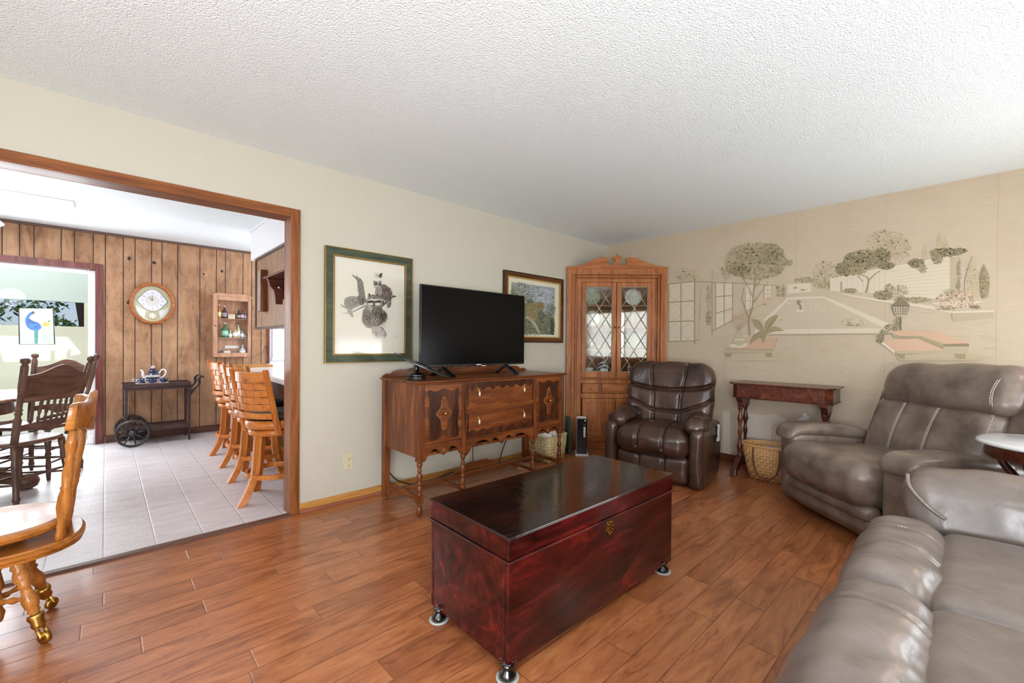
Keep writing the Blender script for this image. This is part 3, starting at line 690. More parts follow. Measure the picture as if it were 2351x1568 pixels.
# swan neck pediment with a diamond finial
half = [(0, 2.055), (0, 2.072), (.05, 2.078), (.12, 2.088), (.2, 2.11), (.28, 2.145), (.34, 2.17), (.39, 2.181), (.43, 2.182), (.462, 2.172), (.474, 2.158)]
notch = [(.462, 2.142), (.462, 2.12), (.474, 2.1), (.495, 2.09), (.515, 2.095), (.53, 2.11), (.535, 2.125), (.548, 2.133)]
fin = [(.552, 2.137), (.548, 2.150), (.530, 2.160), (.512, 2.172), (.505, 2.180), (.53, 2.190), (.55, 2.2), (CM-.008, 2.216)]
L = catmull(half, 4)+catmull(notch, 4)+catmull(fin, 3)
poly = L+[(CW-x, z) for x, z in L[::-1]]
part('pediment', MB().prism(poly, .024, XZ(.022)), M_oak, cc, .004)
part('cornice', MB().box(-.006, -.01, 2.052, CW+.006, .024, 2.066), M_oak, cc, .004)
def leaded_door(x0, x1, kx, hinge):
    z0, z1 = .812, 1.897; s = .047
    d = MB(); d.box(x0, .0, z0, x0+s, .02, z1); d.box(x1-s, 0, z0, x1, .02, z1); d.box(x0+s, 0, z0, x1-s, .02, z0+.068); d.box(x0+s, 0, z1-.052, x1-s, .02, z1)
    do = part('glass_door', d, M_oakz, cc, .004)
    ga, gb, gc, gd = x0+s, x1-s, z0+.068, z1-.052
    part('glass', MB().box(ga, .009, gc, gb, .012, gd), M_leadglass, do)
    ld = MB(); wx, hz_ = (gb-ga)/2, (gd-gc)/4
    def seg(a, b):
        # clip the segment to the pane
        (xa, za), (xb, zb) = a, b; t0, t1 = 0, 1; dx, dz = xb-xa, zb-za
        for p, q in ((-dx, xa-ga), (dx, gb-xa), (-dz, za-gc), (dz, gd-za)):
            if p == 0:
                if q < 0: return
            else:
                r = q/p
                if p < 0: t0 = max(t0, r)
                else: t1 = min(t1, r)
        if t1-t0 < .01: return
        A_, B_ = (xa+dx*t0, za+dz*t0), (xa+dx*t1, za+dz*t1)
        ld.tube([(A_[0], .006, A_[1]), (B_[0], .006, B_[1])], .0046, 6)
    for i in range(-3, 10):
        xo = ga; zs = gc+(i-2)*hz_*1.0
        seg((xo, zs), (xo+4*wx, zs+4*hz_*.97)) ; seg((xo, zs+4*hz_), (xo+4*wx, zs))
    for z in (gc+.002, gd-.002): ld.tube([(ga, .006, z), (gb, .006, z)], .004, 6)
    for x in (ga+.002, gb-.002): ld.tube([(x, .006, gc), (x, .006, gd)], .004, 6)
    part('leading', ld, M_lead, do)
    part('knob', MB().lathe([(.005, 0), (.005, .008), (.011, .013), (.011, .018), (0, .022)], 14, T=Tr(kx, 0, 1.385) @ Rx(pi/2)), M_walz, do)
    for z in (1.76, .92): part('hinge', MB().tube([(hinge, -.003, z-.03), (hinge, -.003, z+.03)], .005, 8), M_brassd, do)
leaded_door(.172, .565, .548, .170); leaded_door(.571, .964, .590, .966)
def slab(nm, x0, x1, z0, z1, knobs, inset=False):
    d = MB(); d.box(x0, .001, z0, x1, .02, z1)
    if inset:
        d = MB(); s = .048; d.box(x0, .0, z0, x0+s, .018, z1); d.box(x1-s, 0, z0, x1, .018, z1); d.box(x0+s, 0, z0, x1-s, .018, z0+s); d.box(x0+s, 0, z1-s, x1-s, .018, z1); d.box(x0+s, .008, z0+s, x1-s, .018, z1-s)
    else: d.box(x0+.01, -.005, z0+.01, x1-.01, .002, z1-.01)
    do = part(nm, d, M_oak if not inset else M_oakz, cc, .004)
    for kx, kz in knobs: part('knob', MB().lathe([(.004, 0), (.004, .008), (.010, .013), (.010, .018), (0, .021)], 14, T=Tr(kx, -.004, kz) @ Rx(pi/2)), M_oakz, do)
slab('drawer', .185, .372, .634, .742, [(.279, .688)]); slab('drawer', .411, .725, .634, .742, [(.465, .688), (.67, .688)]); slab('drawer', .764, .951, .634, .742, [(.857, .688)])
slab('door', .187, .566, .148, .572, [(.545, .40)], True); slab('door', .570, .949, .148, .572, [(.59, .40)], True)
# contents, seen through the leaded glass
def incab(x, y, z):
    a = radians(-44.84); return (3.83+x*cos(a)-y*sin(a), 3.165+x*sin(a)+y*cos(a), z)
M_clear = glassy('clear_crystal', (.93, .96, .95, 1), .12, .03)
M_stripe, t, b = new_mat('striped_glaze')
wv = nn(t, 'ShaderNodeTexWave', bands_direction='DIAGONAL'); wv.inputs['Scale'].default_value = 9; wv.inputs['Distortion'].default_value = 4
t.links.new(coords(t), wv.inputs['Vector']); t.links.new(ramp(t, wv.outputs[1], [(.45, hx(30, 26, 34)), (.55, hx(220, 214, 220))]), b.inputs['Base Color']); b.inputs['Roughness'].default_value = .3
M_cer = plain('white_china', hx(228, 226, 218), .25); M_sage = plain('sage_china', hx(150, 160, 132), .3); M_brn = plain('brown_glazed_pot', hx(92, 60, 40), .3)
tag(part('striped_vase', MB().lathe([(.04, 0), (.07, .04), (.08, .09), (.05, .15), (.03, .17), (.04, .19)], 24), M_stripe), 'black and white striped vase on the lowest shelf behind the left leaded door', 'vase', loc=incab(.44, .12, .819))
tag(part('china_bowl', MB().lathe([(.03, 0), (.06, .03), (.085, .08), (.09, .1), (.084, .1), (.055, .035), (0, .02)], 24), M_cer), 'white china bowl on the lowest shelf of the corner cabinet, left of the striped vase', 'bowl', loc=incab(.24, .10, .819))
def plate(mat, lab, x, y, z, r=.1):
    o = part('display_plate', MB().lathe([(r*.5, 0), (r*.6, .004), (r, .018), (r, .022), (r*.6, .009), (0, .006)], 28, T=Rz(radians(-44.84)) @ Rx(radians(78))), mat)
    tag(o, lab, 'plate', loc=incab(x, y, z+r*.96))
plate(M_sage, 'sage green plate standing on the top shelf behind the left leaded door', .30, .13, 1.645)
plate(M_cer, 'white plate standing on the second shelf behind the left leaded door', .31, .13, 1.405, .09)
plate(M_sage, 'pale green plate standing on the third shelf behind the right leaded door', .80, .13, 1.14, .1)
plate(M_cer, 'white plate standing on the top shelf behind the right leaded door', .78, .13, 1.645, .1)
tag(part('brown_jug', MB().lathe([(.035, 0), (.06, .03), (.065, .08), (.04, .14), (.03, .16), (.035, .18)], 22).tube([(.055, 0, .05), (.1, 0, .09), (.07, 0, .15), (.035, 0, .16)], .007, 8), M_brn), 'brown glazed jug on the third shelf behind the left leaded door', 'jug', loc=incab(.46, .12, 1.138))
tag(part('glass_vase', MB().lathe([(.03, 0), (.025, .02), (.045, .1), (.05, .16)], 20), M_clear), 'clear crystal vase on the lowest shelf behind the right leaded door', 'vase', loc=incab(.74, .12, .819))
tag(part('glass_pitcher', MB().lathe([(.04, 0), (.055, .05), (.04, .11), (.045, .15)], 20).tube([(.045, 0, .04), (.09, 0, .07), (.085, 0, .11), (.042, 0, .13)], .006, 8), M_clear), 'clear glass pitcher on the third shelf of the cabinet beside the white plate', 'pitcher', loc=incab(.30, .12, 1.138))
tag(part('wooden_figurine', MB().lathe([(.03, 0), (.035, .02), (.02, .05), (.03, .09), (.024, .12), (.014, .135), (.02, .16), (.008, .18)], 16), M_oak), 'small turned wooden figurine on the second shelf behind the left leaded door', 'figurine', loc=incab(.47, .12, 1.403))
# ------------------------------------------------------------ leather seating
M_brown = leather('dark_brown_leather', hx(44, 28, 22), hx(74, 50, 40), .27, .25, .004)
M_gray = leather('grey_brown_leather', hx(92, 78, 69), hx(134, 118, 106), .30, .2, .005)
M_taupe = leather('light_taupe_leather', hx(114, 102, 95), hx(132, 119, 112), .27, .3, .005)
M_stitch = plain('pale_stitching', hx(206, 196, 184), .7)
def gauss(d, w): return math.exp(-(d/w)**2)
def pl_dist(p, a, b):
    ax, ay = a; bx, by = b; px, py = p; dx, dy = bx-ax, by-ay
    t = max(0, min(1, ((px-ax)*dx+(py-ay)*dy)/(dx*dx+dy*dy))); return math.hypot(px-ax-t*dx, py-ay-t*dy)

rc = thing('brown_recliner', 'dark brown tufted leather recliner in front of the oak corner cabinet', 'recliner', (3.345, 2.312, 0), radians(-79.6))
RW = .86
# base sides with rounded tops
for x0, x1 in ((0, .118), (RW-.12, RW)):
    m = MB().soft((x1-x0)/2, .365, .245, .045, (.004, .01, .004), 20, Tr((x0+x1)/2, .366, .247), wr=.004, wf=5, warp=lambda v: (v.x, v.y-(.10*max(0, (v.y)/.365)*max(0, -v.z/.245) if v.y > 0 else 0), v.z))
    part('arm', m, M_brown, rc)
for x, y in ((.16, .1), (RW-.16, .1), (.16, .55), (RW-.16, .55)): part('glide', MB().lathe([(.022, 0), (.02, .02), (.014, .035)], 12, (x, y, 0)), M_black, rc)
def seat_groove(x, y, z, n):
    g = 0
    for sx in (-.105, .115): g += .022*gauss(x-sx, .012)
    return g*(1 if (n.z > -.3) else 0)
part('seat_cushion', MB().soft(.314, .31, .115, .09, (.0, .02, .035), 54, Tr(RW/2, .265, .352), seat_groove, .008, 9, 3), M_brown, rc)
part('footrest', MB().soft(.31, .05, .115, .04, (0, .02, 0), 46, Tr(RW/2, .055, .135), seat_groove, .004, 8, 8), M_brown, rc)
part('lower_panel', MB().soft(.30, .27, .06, .03, n=12, T=Tr(RW/2, .36, .12)), M_brown, rc)
def back_groove(x, z):
    g = 0
    # vertical seams, curving outwards to the top
    xs = .125+.05*max(0, z)/.3
    for s in (-1, 1): g += .026*gauss(x-s*xs, .012)
    hz1 = .115-.05*(1-(x/.4)**2)*1.0                 # under the head pillow
    g += .04*gauss(z-hz1, .016)
    a = abs(x)
    if a < xs: zz = -.135
    else: zz = -.135+(a-xs)*.42
    g += .028*gauss(z-zz, .013)
    return g
def back_warp(v):
    x, y, z = v
    k = 1-.16*max(0, (z-.18)/.14)**2-.10*max(0, (-z)/.33)**2
    x *= k
    y += .25*(z+.33)*.72 + .10*(x/.4)**2*-1*.5
    return (x, y, z)
bm_ = MB().soft(.405, .10, .325, .085, (0, .03, 0), 88, Tr(RW/2, .52, .70), lambda x, y, z, n: back_groove(x, z) if n.y < .3 else 0, .010, 7, 5, back_warp)
part('backrest', bm_, M_brown, rc)
part('back_frame', MB().soft(.34, .05, .33, .04, n=14, T=Tr(RW/2, .68, .50) @ Rx(radians(-10))), M_brown, rc)
for s, x in ((-1, .10), (1, RW-.085)):
    m = MB().soft(.085, .21, .062, .06, (.01, .01, .018), 34, Tr(x, .24, .515) @ Rx(radians(4)), lambda X, Y, Z, n: .012*gauss(Y-.06, .008), .012, 13, 20+s, lambda v: (v.x+(.05*(v.y/.2)**2*-s if v.y > 0 else 0), v.y, v.z))
    part('arm_pad', m, M_brown, rc)
pk = part('side_pocket', MB().add([(RW+.001, .42, .30), (RW+.001, .60, .30), (RW+.012, .60, .40), (RW+.012, .42, .385), (RW+.003, .42, .30), (RW+.003, .60, .30), (RW+.016, .60, .395), (RW+.016, .42, .38)], [(0, 1, 2, 3), (4, 7, 6, 5), (0, 4, 5, 1), (0, 3, 7, 4), (1, 5, 6, 2), (3, 2, 6, 7)]), M_brown, rc, .002)
M_paper2 = plain('white_paper', hx(226, 226, 222), .6)
tag(part('folded_papers', MB().box(0, 0, 0, .004, .09, .15, Rx(radians(-8))).box(.006, .012, .0, .010, .07, .13, Rx(radians(10))), M_paper2), 'folded white papers tucked in the side pocket of the brown recliner', 'papers', loc=(3.345+(RW+.008)*cos(radians(-79.6))-.49*sin(radians(-79.6)), 2.312+(RW+.008)*sin(radians(-79.6))+.49*cos(radians(-79.6)), .33), rz=radians(-79.6))

# ---------------- grey recliner
gr = thing('grey_recliner', 'large grey-brown leather recliner with pale stitched seams by the mural wall', 'recliner', (3.82, 1.021, 0), radians(-132))
def gw(sx): return lambda v: v
part('arm', MB().soft(.085, .42, .262, .05, (.006, .01, .0), 22, Tr(.055, .445, .285), wr=.004, wf=5), M_gray, gr)
ra = part('arm', MB().soft(.10, .44, .262, .055, (.006, .01, 0), 26, Tr(.985, .45, .285), wr=.004, wf=5, seed=4), M_gray, gr)
w_ = MB()
for i in range(15): w_.tube([(1.070, .012+.002*(i % 2), .50-i*.03), (1.094, .02, .493-i*.03)], .0035, 5)
part('whip_stitch', w_, M_stitch, ra)
for x, s in ((.05, -1), (.985, 1)):
    m = MB().soft(.105, .30, .038, .036, (.0, .01, .016), 30, Tr(x, .30, .553), None, .005, 6, 9*s, lambda v: (v.x, v.y, v.z-.045*max(0, (-v.y-.2)/.1)**2-(.03*max(0, v.y/.3))))
    a = part('arm_pad', m, M_gray, gr)
m = MB().soft(.375, .36, .125, .10, (.0, .03, .03), 44, Tr(.51, .27, .345), None, .008, 6, 2, lambda v: (v.x, v.y, v.z+.03*max(0, -v.y/.36)*(1 if v.z > 0 else 0)))
part('seat_cushion', m, M_gray, gr)
part('footrest_roll', MB().soft(.375, .06, .045, .042, (0, .012, .006), 34, Tr(.51, .0, .205), None, .006, 16, 6), M_gray, gr)
m = MB().soft(.375, .045, .085, .04, (0, .02, 0), 34, Tr(.51, .015, .115), None, .008, 7, 4, lambda v: (v.x*(1-.04*max(0, -v.z/.09)), v.y+.055*max(0, -v.z/.09), v.z))
part('footrest', m, M_gray, gr)
part('base', MB().soft(.45, .36, .07, .03, n=12, T=Tr(.51, .46, .085)), M_gray, gr)
def gb(v):
    return (v.x, v.y+.34*(v.z+.2), v.z)
m = MB().soft(.405, .10, .235, .08, (.0, .035, 0), 60, Tr(.545, .60, .60), lambda x, y, z, n: (.010*(gauss(x+.145, .008)+gauss(x-.085, .008))) if n.y < 0 else 0, .010, 5, 11, gb)
bk = part('back_cushion', m, M_gray, gr)
def stitch_line(par, f, n=40, r=.0035):
    s = MB()
    for off in (-.005, .005):
        for i in range(n):
            a = f((i+.1)/n, off); b = f((i+.8)/n, off); s.tube([a, b], r*.7, 5)
    part('seam_stitching', s, M_stitch, par, label='pale double stitching')
for xx in (-.145, .085, .365):
    def f(t, off, xx=xx):
        z = -.20+.40*t; v = Vector((xx+off, -.10-.035*(1-(xx/.405)**2)*(1-(z/.235)**2)-.002+(.02 if xx > .3 else 0), z)); v.y += .34*(v.z+.2)
        return (v.x+.545, v.y+.60, v.z+.60)
    stitch_line(bk, f)
m = MB().soft(.425, .105, .145, .09, (.01, .025, .01), 60, Tr(.575, .735, .925), None, .012, 6, 31, lambda v: (v.x*(1-.05*max(0, v.z/.14)), v.y+.25*(v.z+.1)-.0, v.z+.012*(v.x/.4)))
hd = part('head_cushion', m, M_gray, gr)
def f(t, off):
    a = -1.1+2.0*t; return (.575+.345+off, .735-.125*cos(a)-.0+.25*(.145*sin(a)+.1)-.004, .925+.140*sin(a))
stitch_line(hd, f, 26)
m = MB().soft(.09, .12, .31, .055, (.01, .01, 0), 30, Tr(1.00, .80, .66) @ Rx(radians(-14)), None, .008, 5, 7); wn = part('back_wing', m, M_gray, gr)
m = MB().soft(.07, .12, .27, .055, (.01, .01, 0), 24, Tr(.10, .83, .60) @ Rx(radians(-14)), None, .008, 5, 9); part('back_wing', m, M_gray, gr)
part('back_frame', MB().soft(.47, .07, .37, .05, (0, .02, 0), 20, Tr(.55, .87, .52) @ Rx(radians(-10))), M_gray, gr)

# ---------------- sofa in the foreground
sf = thing('leather_sofa', 'light taupe leather sofa in the foreground facing the television wall', 'sofa', (0, 0, 0))
SX0, SXM, SX1 = .66, 1.70, 2.40
def roll_groove(l): return lambda x, y, z, n: sum(.006*gauss(x-k, .009) for k in l)
for a, b, gl, sd_ in ((SX0, SXM, (.30, ), 3), (SXM, SX1, (-.08, .12), 5)):
    c, h = (a+b)/2, (b-a)/2
    cu = part('seat_cushion', MB().soft(h+.004, .36, .10, .07, (.0, .0, .022), 50, Tr(c, -.27, .375), None, .010, 4, sd_), M_taupe, sf)
    m = MB().soft(h+.006, .125, .14, .10, (.0, .012, .014), 70, Tr(c, .165, .362), roll_groove(gl), .010, 9, sd_+3)
    ro = part('front_roll', m, M_taupe, sf)
    for g in gl:
        s = MB()
        for off in (-.006, .006):
            for i in range(34):
                aa = pi*(.02+.86*(i+.1)/34); bb = pi*(.02+.86*(i+.8)/34)
                P = lambda q: (c+g+off*2, .165+.128*cos(q), .362+.145*sin(q)-.001*0)
                s.tube([P(aa), P(bb)], .0022, 5)
        part('seam_stitching', s, M_stitch, ro, label='pale double stitching')
    part('front_panel', MB().soft(h, .04, .15, .03, (0, .01, 0), 20, Tr(c, .21, .19), None, .006, 6, sd_), M_taupe, sf)
    part('back_cushion', MB().soft(h, .13, .28, .09, (0, .03, .01), 30, Tr(c, -.66, .66) @ Rx(radians(12)), None, .01, 5, sd_), M_taupe, sf)
# right arm: pillow over a slim panel
arm_w = lambda v: (v.x+.02*v.z/.1, v.y+.012*v.z/.13, v.z-.018*max(0, v.y/.42)**4)
m = MB().soft(.135, .44, .130, .075, (.008, .02, .014), 64, Tr(2.580, -.262, .530), lambda x, y, z, n: .006*gauss(y+.02, .006), .007, 9, 17, arm_w)
part('arm', m, M_taupe, sf)
pc = catmull([(2.475, .178, .645), (2.447, .172, .61), (2.436, .145, .57), (2.430, .10, .525), (2.428, .06, .50)], 6)
part('piping', MB().tube(pc, .007, 8), M_taupe, sf)
part('arm_panel', MB().soft(.10, .43, .21, .05, (0, .01, 0), 22, Tr(2.60, -.24, .25), None, .005, 5, 3), M_taupe, sf)
part('arm', MB().soft(.12, .43, .29, .08, (.01, .02, .01), 22, Tr(.54, -.24, .33), None, .008, 5, 5), M_taupe, sf)
part('back_frame', MB().soft(1.06, .09, .42, .06, (0, .01, 0), 24, Tr(1.56, -.84, .48), None, .006, 4, 5), M_taupe, sf)
part('base', MB().box(.50, -.80, .03, 2.60, .17, .24), M_taupe, sf, .02)
for x in (.6, 1.55, 2.5):
    for y in (-.7, .1): part('foot', MB().lathe([(.024, 0), (.028, .02), (.028, .035)], 12, (x, y, 0)), M_black, sf)

# ---------------- round marble side table
M_marble = plain('white_marble', hx(232, 232, 234), .15, coat=.4, var=.02)
M_mah = wood('mahogany_polished', hx(58, 26, 16), hx(92, 44, 28), hx(124, 66, 42), 'x', .25, .5)
M_mahz = wood('mahogany_turned', hx(50, 24, 16), hx(84, 42, 28), hx(116, 62, 42), 'z', .25, .5)
rt = thing('round_side_table', 'round side table with white marble top between the sofa and grey recliner', 'table', (3.30, -.30, 0))
part('marble_top', MB().lathe([(.255, .700), (.275, .704), (.282, .712), (.275, .722), (.262, .726)], 56), M_marble, rt, label='white marble top')
part('apron', MB().lathe([(.235, .640), (.248, .645), (.248, .690), (.256, .70), (.0, .70)], 56), M_mah, rt)
part('column', MB().lathe([(.03, .12), (.05, .16), (.03, .22), (.045, .3), (.055, .38), (.03, .46), (.04, .52), (.06, .60), (.12, .64)], 24), M_mahz, rt)
for k in range(4):
    a = k*pi/2+radians(150); d = Vector((cos(a), sin(a), 0))
    part('leg', MB().tube([tuple(d*r+Vector((0, 0, z))) for r, z in catmull([(.225, .65), (.20, .58), (.13, .5), (.06, .44)], 5)], [.018]*16, 10), M_mahz, rt)
    part('foot', MB().tube([tuple(d*r+Vector((0, 0, z))) for r, z in catmull([(.03, .17), (.12, .13), (.19, .05), (.235, .018)], 5)], [.022]*12+[.017]*4, 10), M_mahz, rt)
# ------------------------------------------------------------ console table on the mural wall
co = thing('console_table', 'narrow dark mahogany console table with paired turned legs under the mural', 'table', (4.22, .735, 0))
CD, CL = .38, .815                                         # local x: away from the room, local y along the wall
def oct_(e, c): return [(e+c, e), (CD-e, e), (CD-e, CL-e), (e+c, CL-e), (e, CL-e-c), (e, e+c)]
part('top', MB().prism(oct_(0, .055), .014, Tr(0, 0, .832)), M_mah, co, .004)
part('apron', MB().prism(oct_(.025, .05), .118, Tr(0, 0, .714)), M_mah, co, .002)
part('bead', MB().prism(oct_(.018, .05), .008, Tr(0, 0, .706)), M_mahz, co, .002)
colp = [(0, .022), (.03, .024), (.05, .014), (.08, .016), (.12, .022), (.2, .026), (.26, .018), (.33, .012), (.42, .013), (.45, .020), (.47, .016), (.49, .021), (.51, .016), (.53, .020), (.56, .012), (.66, .014), (.74, .025), (.8, .020), (.88, .012), (.93, .013), (.95, .021), (.98, .018), (1, .024)]
for yy in (.085, CL-.085):
    br = MB(); br.prism([(.04, 0), (.30, 0), (.30, .02), (.27, .04), (.25, .09), (.20, .095), (.17, .06), (.14, .095), (.10, .09), (.07, .04), (.04, .02)][::-1], .05, Tr(0, yy+.025, .706) @ Rx(pi/2) @ Matrix.Scale(-1, 4, (0, 1, 0)))
    part('bracket', br, M_mahz, co, .006)
    for xx in (.085, .225):
        part('leg', MB().turned((xx, yy, .16), (xx, yy, .62), colp, 18), M_mahz, co)
    f = MB(); f.prism([(-.09, 0), (-.05, 0), (-.03, .045), (.05, .075), (.24, .075), (.30, .045), (.32, 0), (.355, 0), (.35, .07), (.29, .12), (.25, .165), (.04, .165), (0, .12), (-.075, .07)], .05, Tr(0, yy+.025, 0) @ Rx(pi/2))
    part('foot', f, M_mahz, co, .008)
    part('drop_finial', MB().lathe([(.002, 0), (.008, .012), (.006, .03), (.013, .05), (.014, .07), (.006, .085), (.016, .095), (.014, .11)], 12, (.155, yy, .60)), M_mahz, co)
part('stretcher', MB().turned((.155, .085, .12), (.155, CL-.085, .12), [(0, .014), (.1, .02), (.2, .014), (.35, .022), (.5, .016), (.65, .022), (.8, .014), (.9, .02), (1, .014)], 14), M_mahz, co)

def basket_mat(name, c1, c2, sx, sz):
    m, t, b = new_mat(name)
    tc = nn(t, 'ShaderNodeTexCoord'); sp = nn(t, 'ShaderNodeSeparateXYZ'); t.links.new(tc.outputs['UV'], sp.inputs[0])
    ch_ = nn(t, 'ShaderNodeTexChecker'); mp = nn(t, 'ShaderNodeMapping'); mp.inputs['Scale'].default_value = (sx, sz, 1)
    t.links.new(tc.outputs['UV'], mp.inputs[0]); t.links.new(mp.outputs[0], ch_.inputs[0]); ch_.inputs['Scale'].default_value = 1
    fx = math_n(t, 'ABSOLUTE', math_n(t, 'SINE', math_n(t, 'MULTIPLY', sp.outputs[0], pi*sx)))
    fz = math_n(t, 'ABSOLUTE', math_n(t, 'SINE', math_n(t, 'MULTIPLY', sp.outputs[1], pi*sz)))
    h = mixc(t, ch_.outputs[1], fx, fz)
    nz = noise_n(t, mp.outputs[0], .9, 3)
    c = mixc(t, nz, c1, c2); c = mixc(t, .6, c, ramp(t, h, [(0, (.45, .38, .3)), (.55, (1, 1, 1))]), 'MULTIPLY')
    c = mixc(t, .25, c, mixc(t, ch_.outputs[1], (.8, .74, .66, 1), (1, 1, 1, 1)), 'MULTIPLY')
    t.links.new(c, b.inputs['Base Color']); b.inputs['Roughness'].default_value = .6
    bump(t, b, h, .004); return m
def set_uv(o, fn):
    me = o.data; uv = me.uv_layers.new(name='UVMap')
    for p in me.polygons:
        q = [fn(me.vertices[me.loops[li].vertex_index].co) for li in p.loop_indices]
        mx = max(a for a, _ in q)
        for li, (u, v) in zip(p.loop_indices, q): uv.data[li].uv = (u+1 if mx-u > .5 else u, v)
def loft(sections, n=40, thick=.008, power=3.0):
    """super-elliptic container: sections (a, b, z); open top with wall thickness and a floor"""
    mb = MB(); vs = []; fs = []
    ring = []
    prof = sections+[(a-thick, b-thick, z) for a, b, z in sections[::-1]][:]
    prof[-1] = (prof[-1][0], prof[-1][1], sections[0][2]+thick)
    for a, b, z in prof:
        for i in range(n):
            t = 2*pi*i/n; c, s = cos(t), sin(t)
            r = (abs(c)**power+abs(s)**power)**(-1/power)
            vs.append((a*r*c, b*r*s, z))
    m = len(prof)
    for j in range(m-1):
        for i in range(n): fs.append((j*n+i, j*n+(i+1) % n, (j+1)*n+(i+1) % n, (j+1)*n+i))
    fs.append(tuple(range(n))[::-1]); fs.append(tuple(range((m-1)*n, m*n)))
    return mb.add(vs, fs, True)
# wicker basket with leather handles beside the console
M_wick = basket_mat('honey_wicker', hx(196, 146, 92), hx(216, 168, 112), 38, 11)
M_ltan = leather('tan_leather_strap', hx(98, 54, 34), hx(122, 70, 44), .5, 0, .001)
M_rim = plain('honey_wicker_rim', hx(206, 156, 102), .55)
wb = thing('wicker_basket', 'honey coloured woven basket with brown leather handles beside the grey recliner', 'basket', (4.32, 1.215, 0), radians(4))
o = part('body', loft([(.115, .165, .0), (.13, .19, .10), (.145, .21, .20), (.15, .225, .30)], 64, .009, 2.6), M_wick, wb)
set_uv(o, lambda c: ((math.atan2(c.y, c.x)/(2*pi)) % 1.0, c.z/.3))
rr = lambda a, b, z, p=2.6, n=48: [(a*cos(t)*(abs(cos(t))**p+abs(sin(t))**p)**(-1/p), b*sin(t)*(abs(cos(t))**p+abs(sin(t))**p)**(-1/p), z) for t in [2*pi*i/n for i in range(n)]]
part('rim', MB().tube(rr(.148, .223, .30), .009, 8, True), M_rim, wb)
for sx in (-1, 1):
    h = catmull([(sx*.158, -.10, .29), (sx*.160, -.10, .18), (sx*.158, -.07, .07), (sx*.156, 0, .03), (sx*.158, .07, .07), (sx*.160, .10, .18), (sx*.158, .10, .29)], 6)
    part('handle', MB().tube(h, .0065, 8), M_ltan, wb, label='brown leather handle')
M_mag = plain('pale_magazine_cover', hx(206, 204, 206), .4, var=.25); M_magb = plain('blue_grey_cover', hx(150, 170, 186), .4, var=.2)
for i, (x, y, a, b_, m_, lb) in enumerate(((-.04, -.06, 8, 40, M_mag, 'pale magazine leaning at the left inside the honey wicker basket'), (.02, .0, -10, 30, M_magb, 'blue-grey magazine in the middle of the honey wicker basket'), (.03, .08, 14, -20, M_mag, 'pale magazine lying at the right inside the honey wicker basket'))):
    tag(part('magazine', MB().box(-.075, -.085, 0, .075, .085, .006, Rx(radians(a)) @ Rz(radians(b_))), m_), lb, 'magazine', 'magazines in the wicker basket', (4.32+x*.6, 1.215+y, .270-i*.022))

# light woven laundry basket with white towels at the right end of the buffet
M_wl = basket_mat('pale_wicker', hx(206, 184, 132), hx(222, 204, 158), 30, 8)
lb_ = thing('laundry_basket', 'pale square woven basket with arched handle at the right end of the buffet', 'basket', (3.33, 2.99, 0), radians(6))
o = part('body', loft([(.15, .125, .0), (.165, .135, .10), (.178, .145, .26)], 64, .009, 7), M_wl, lb_)
set_uv(o, lambda c: ((math.atan2(c.y, c.x)/(2*pi)) % 1.0, c.z/.26))
part('rim', MB().tube(rr(.176, .143, .26, 7), .008, 8, True), plain('pale_wicker_rim', hx(214, 194, 142), .6), lb_)
part('handle', MB().tube(catmull([(0, -.148, .20), (0, -.148, .30), (0, -.10, .38), (0, 0, .41), (0, .10, .38), (0, .148, .30), (0, .148, .20)], 6), .011, 6, flat=.35), M_wl, lb_)
M_towel = plain('white_towel', hx(226, 222, 216), .95, bscale=120, bdist=.002)
for x, y, z, a, lb in ((-.082, -.0, .25, .3, 'white towel bundled in the left of the pale laundry basket'), (.085, .0, .262, -.4, 'white towel bundled in the right of the pale laundry basket')):
    tag(part('white_towel', MB().soft(.075, .09, .06, .055, (.01, .01, .01), 24, Rz(a), None, .03, 14, 9+x*40), M_towel), lb, 'towel', 'towels in the laundry basket', (3.33+x, 2.99+y, z))
tag(part('pale_block', MB().box(-.07, -.05, 0, .07, .05, .03), plain('pale_block_finish', hx(204, 164, 128), .5), None, .004), 'pale low block on the floor below the right end of the buffet', 'block', loc=(2.93, 2.93, 0), rz=.6)  # low pale block lying on the floor

# air purifier
ap = thing('air_purifier', 'slim black tower air purifier with white side beside the corner cabinet', 'air purifier', (3.655, 2.865, 0), radians(-48))
part('base', MB().box(-.015, -.015, 0, .125, .19, .02), M_white, ap, .004)
part('housing', MB().box(0, .012, .02, .11, .175, .40), M_white, ap, .01, 'white body')
part('front_panel', MB().box(.002, 0, .022, .108, .014, .398), plain('gloss_black_front', hx(16, 16, 20), .15, coat=.5), ap, .005, 'glossy black front')
part('label_strip', MB().box(.07, -.0015, .20, .09, .0, .31), M_grey, ap)
part('power_light', MB().box(.082, -.0015, .372, .09, 0, .380), plain('green_indicator', hx(200, 255, 210), .4, emit=1.5), ap)
part('control_ring', MB().lathe([(.010, 0), (.010, .0012), (.008, .0012), (.008, 0)], 18, T=Tr(.078, 0, .335) @ Rx(pi/2)), plain('grey_ring', hx(96, 96, 104), .4), ap)
tag(part('green_binder', MB().box(0, 0, 0, .035, .2, .38), plain('dark_green_binder', hx(34, 56, 36), .5), None, .003), 'dark green binder standing on the floor behind the air purifier', 'binder', loc=(3.625, 2.955, 0), rz=radians(-40))
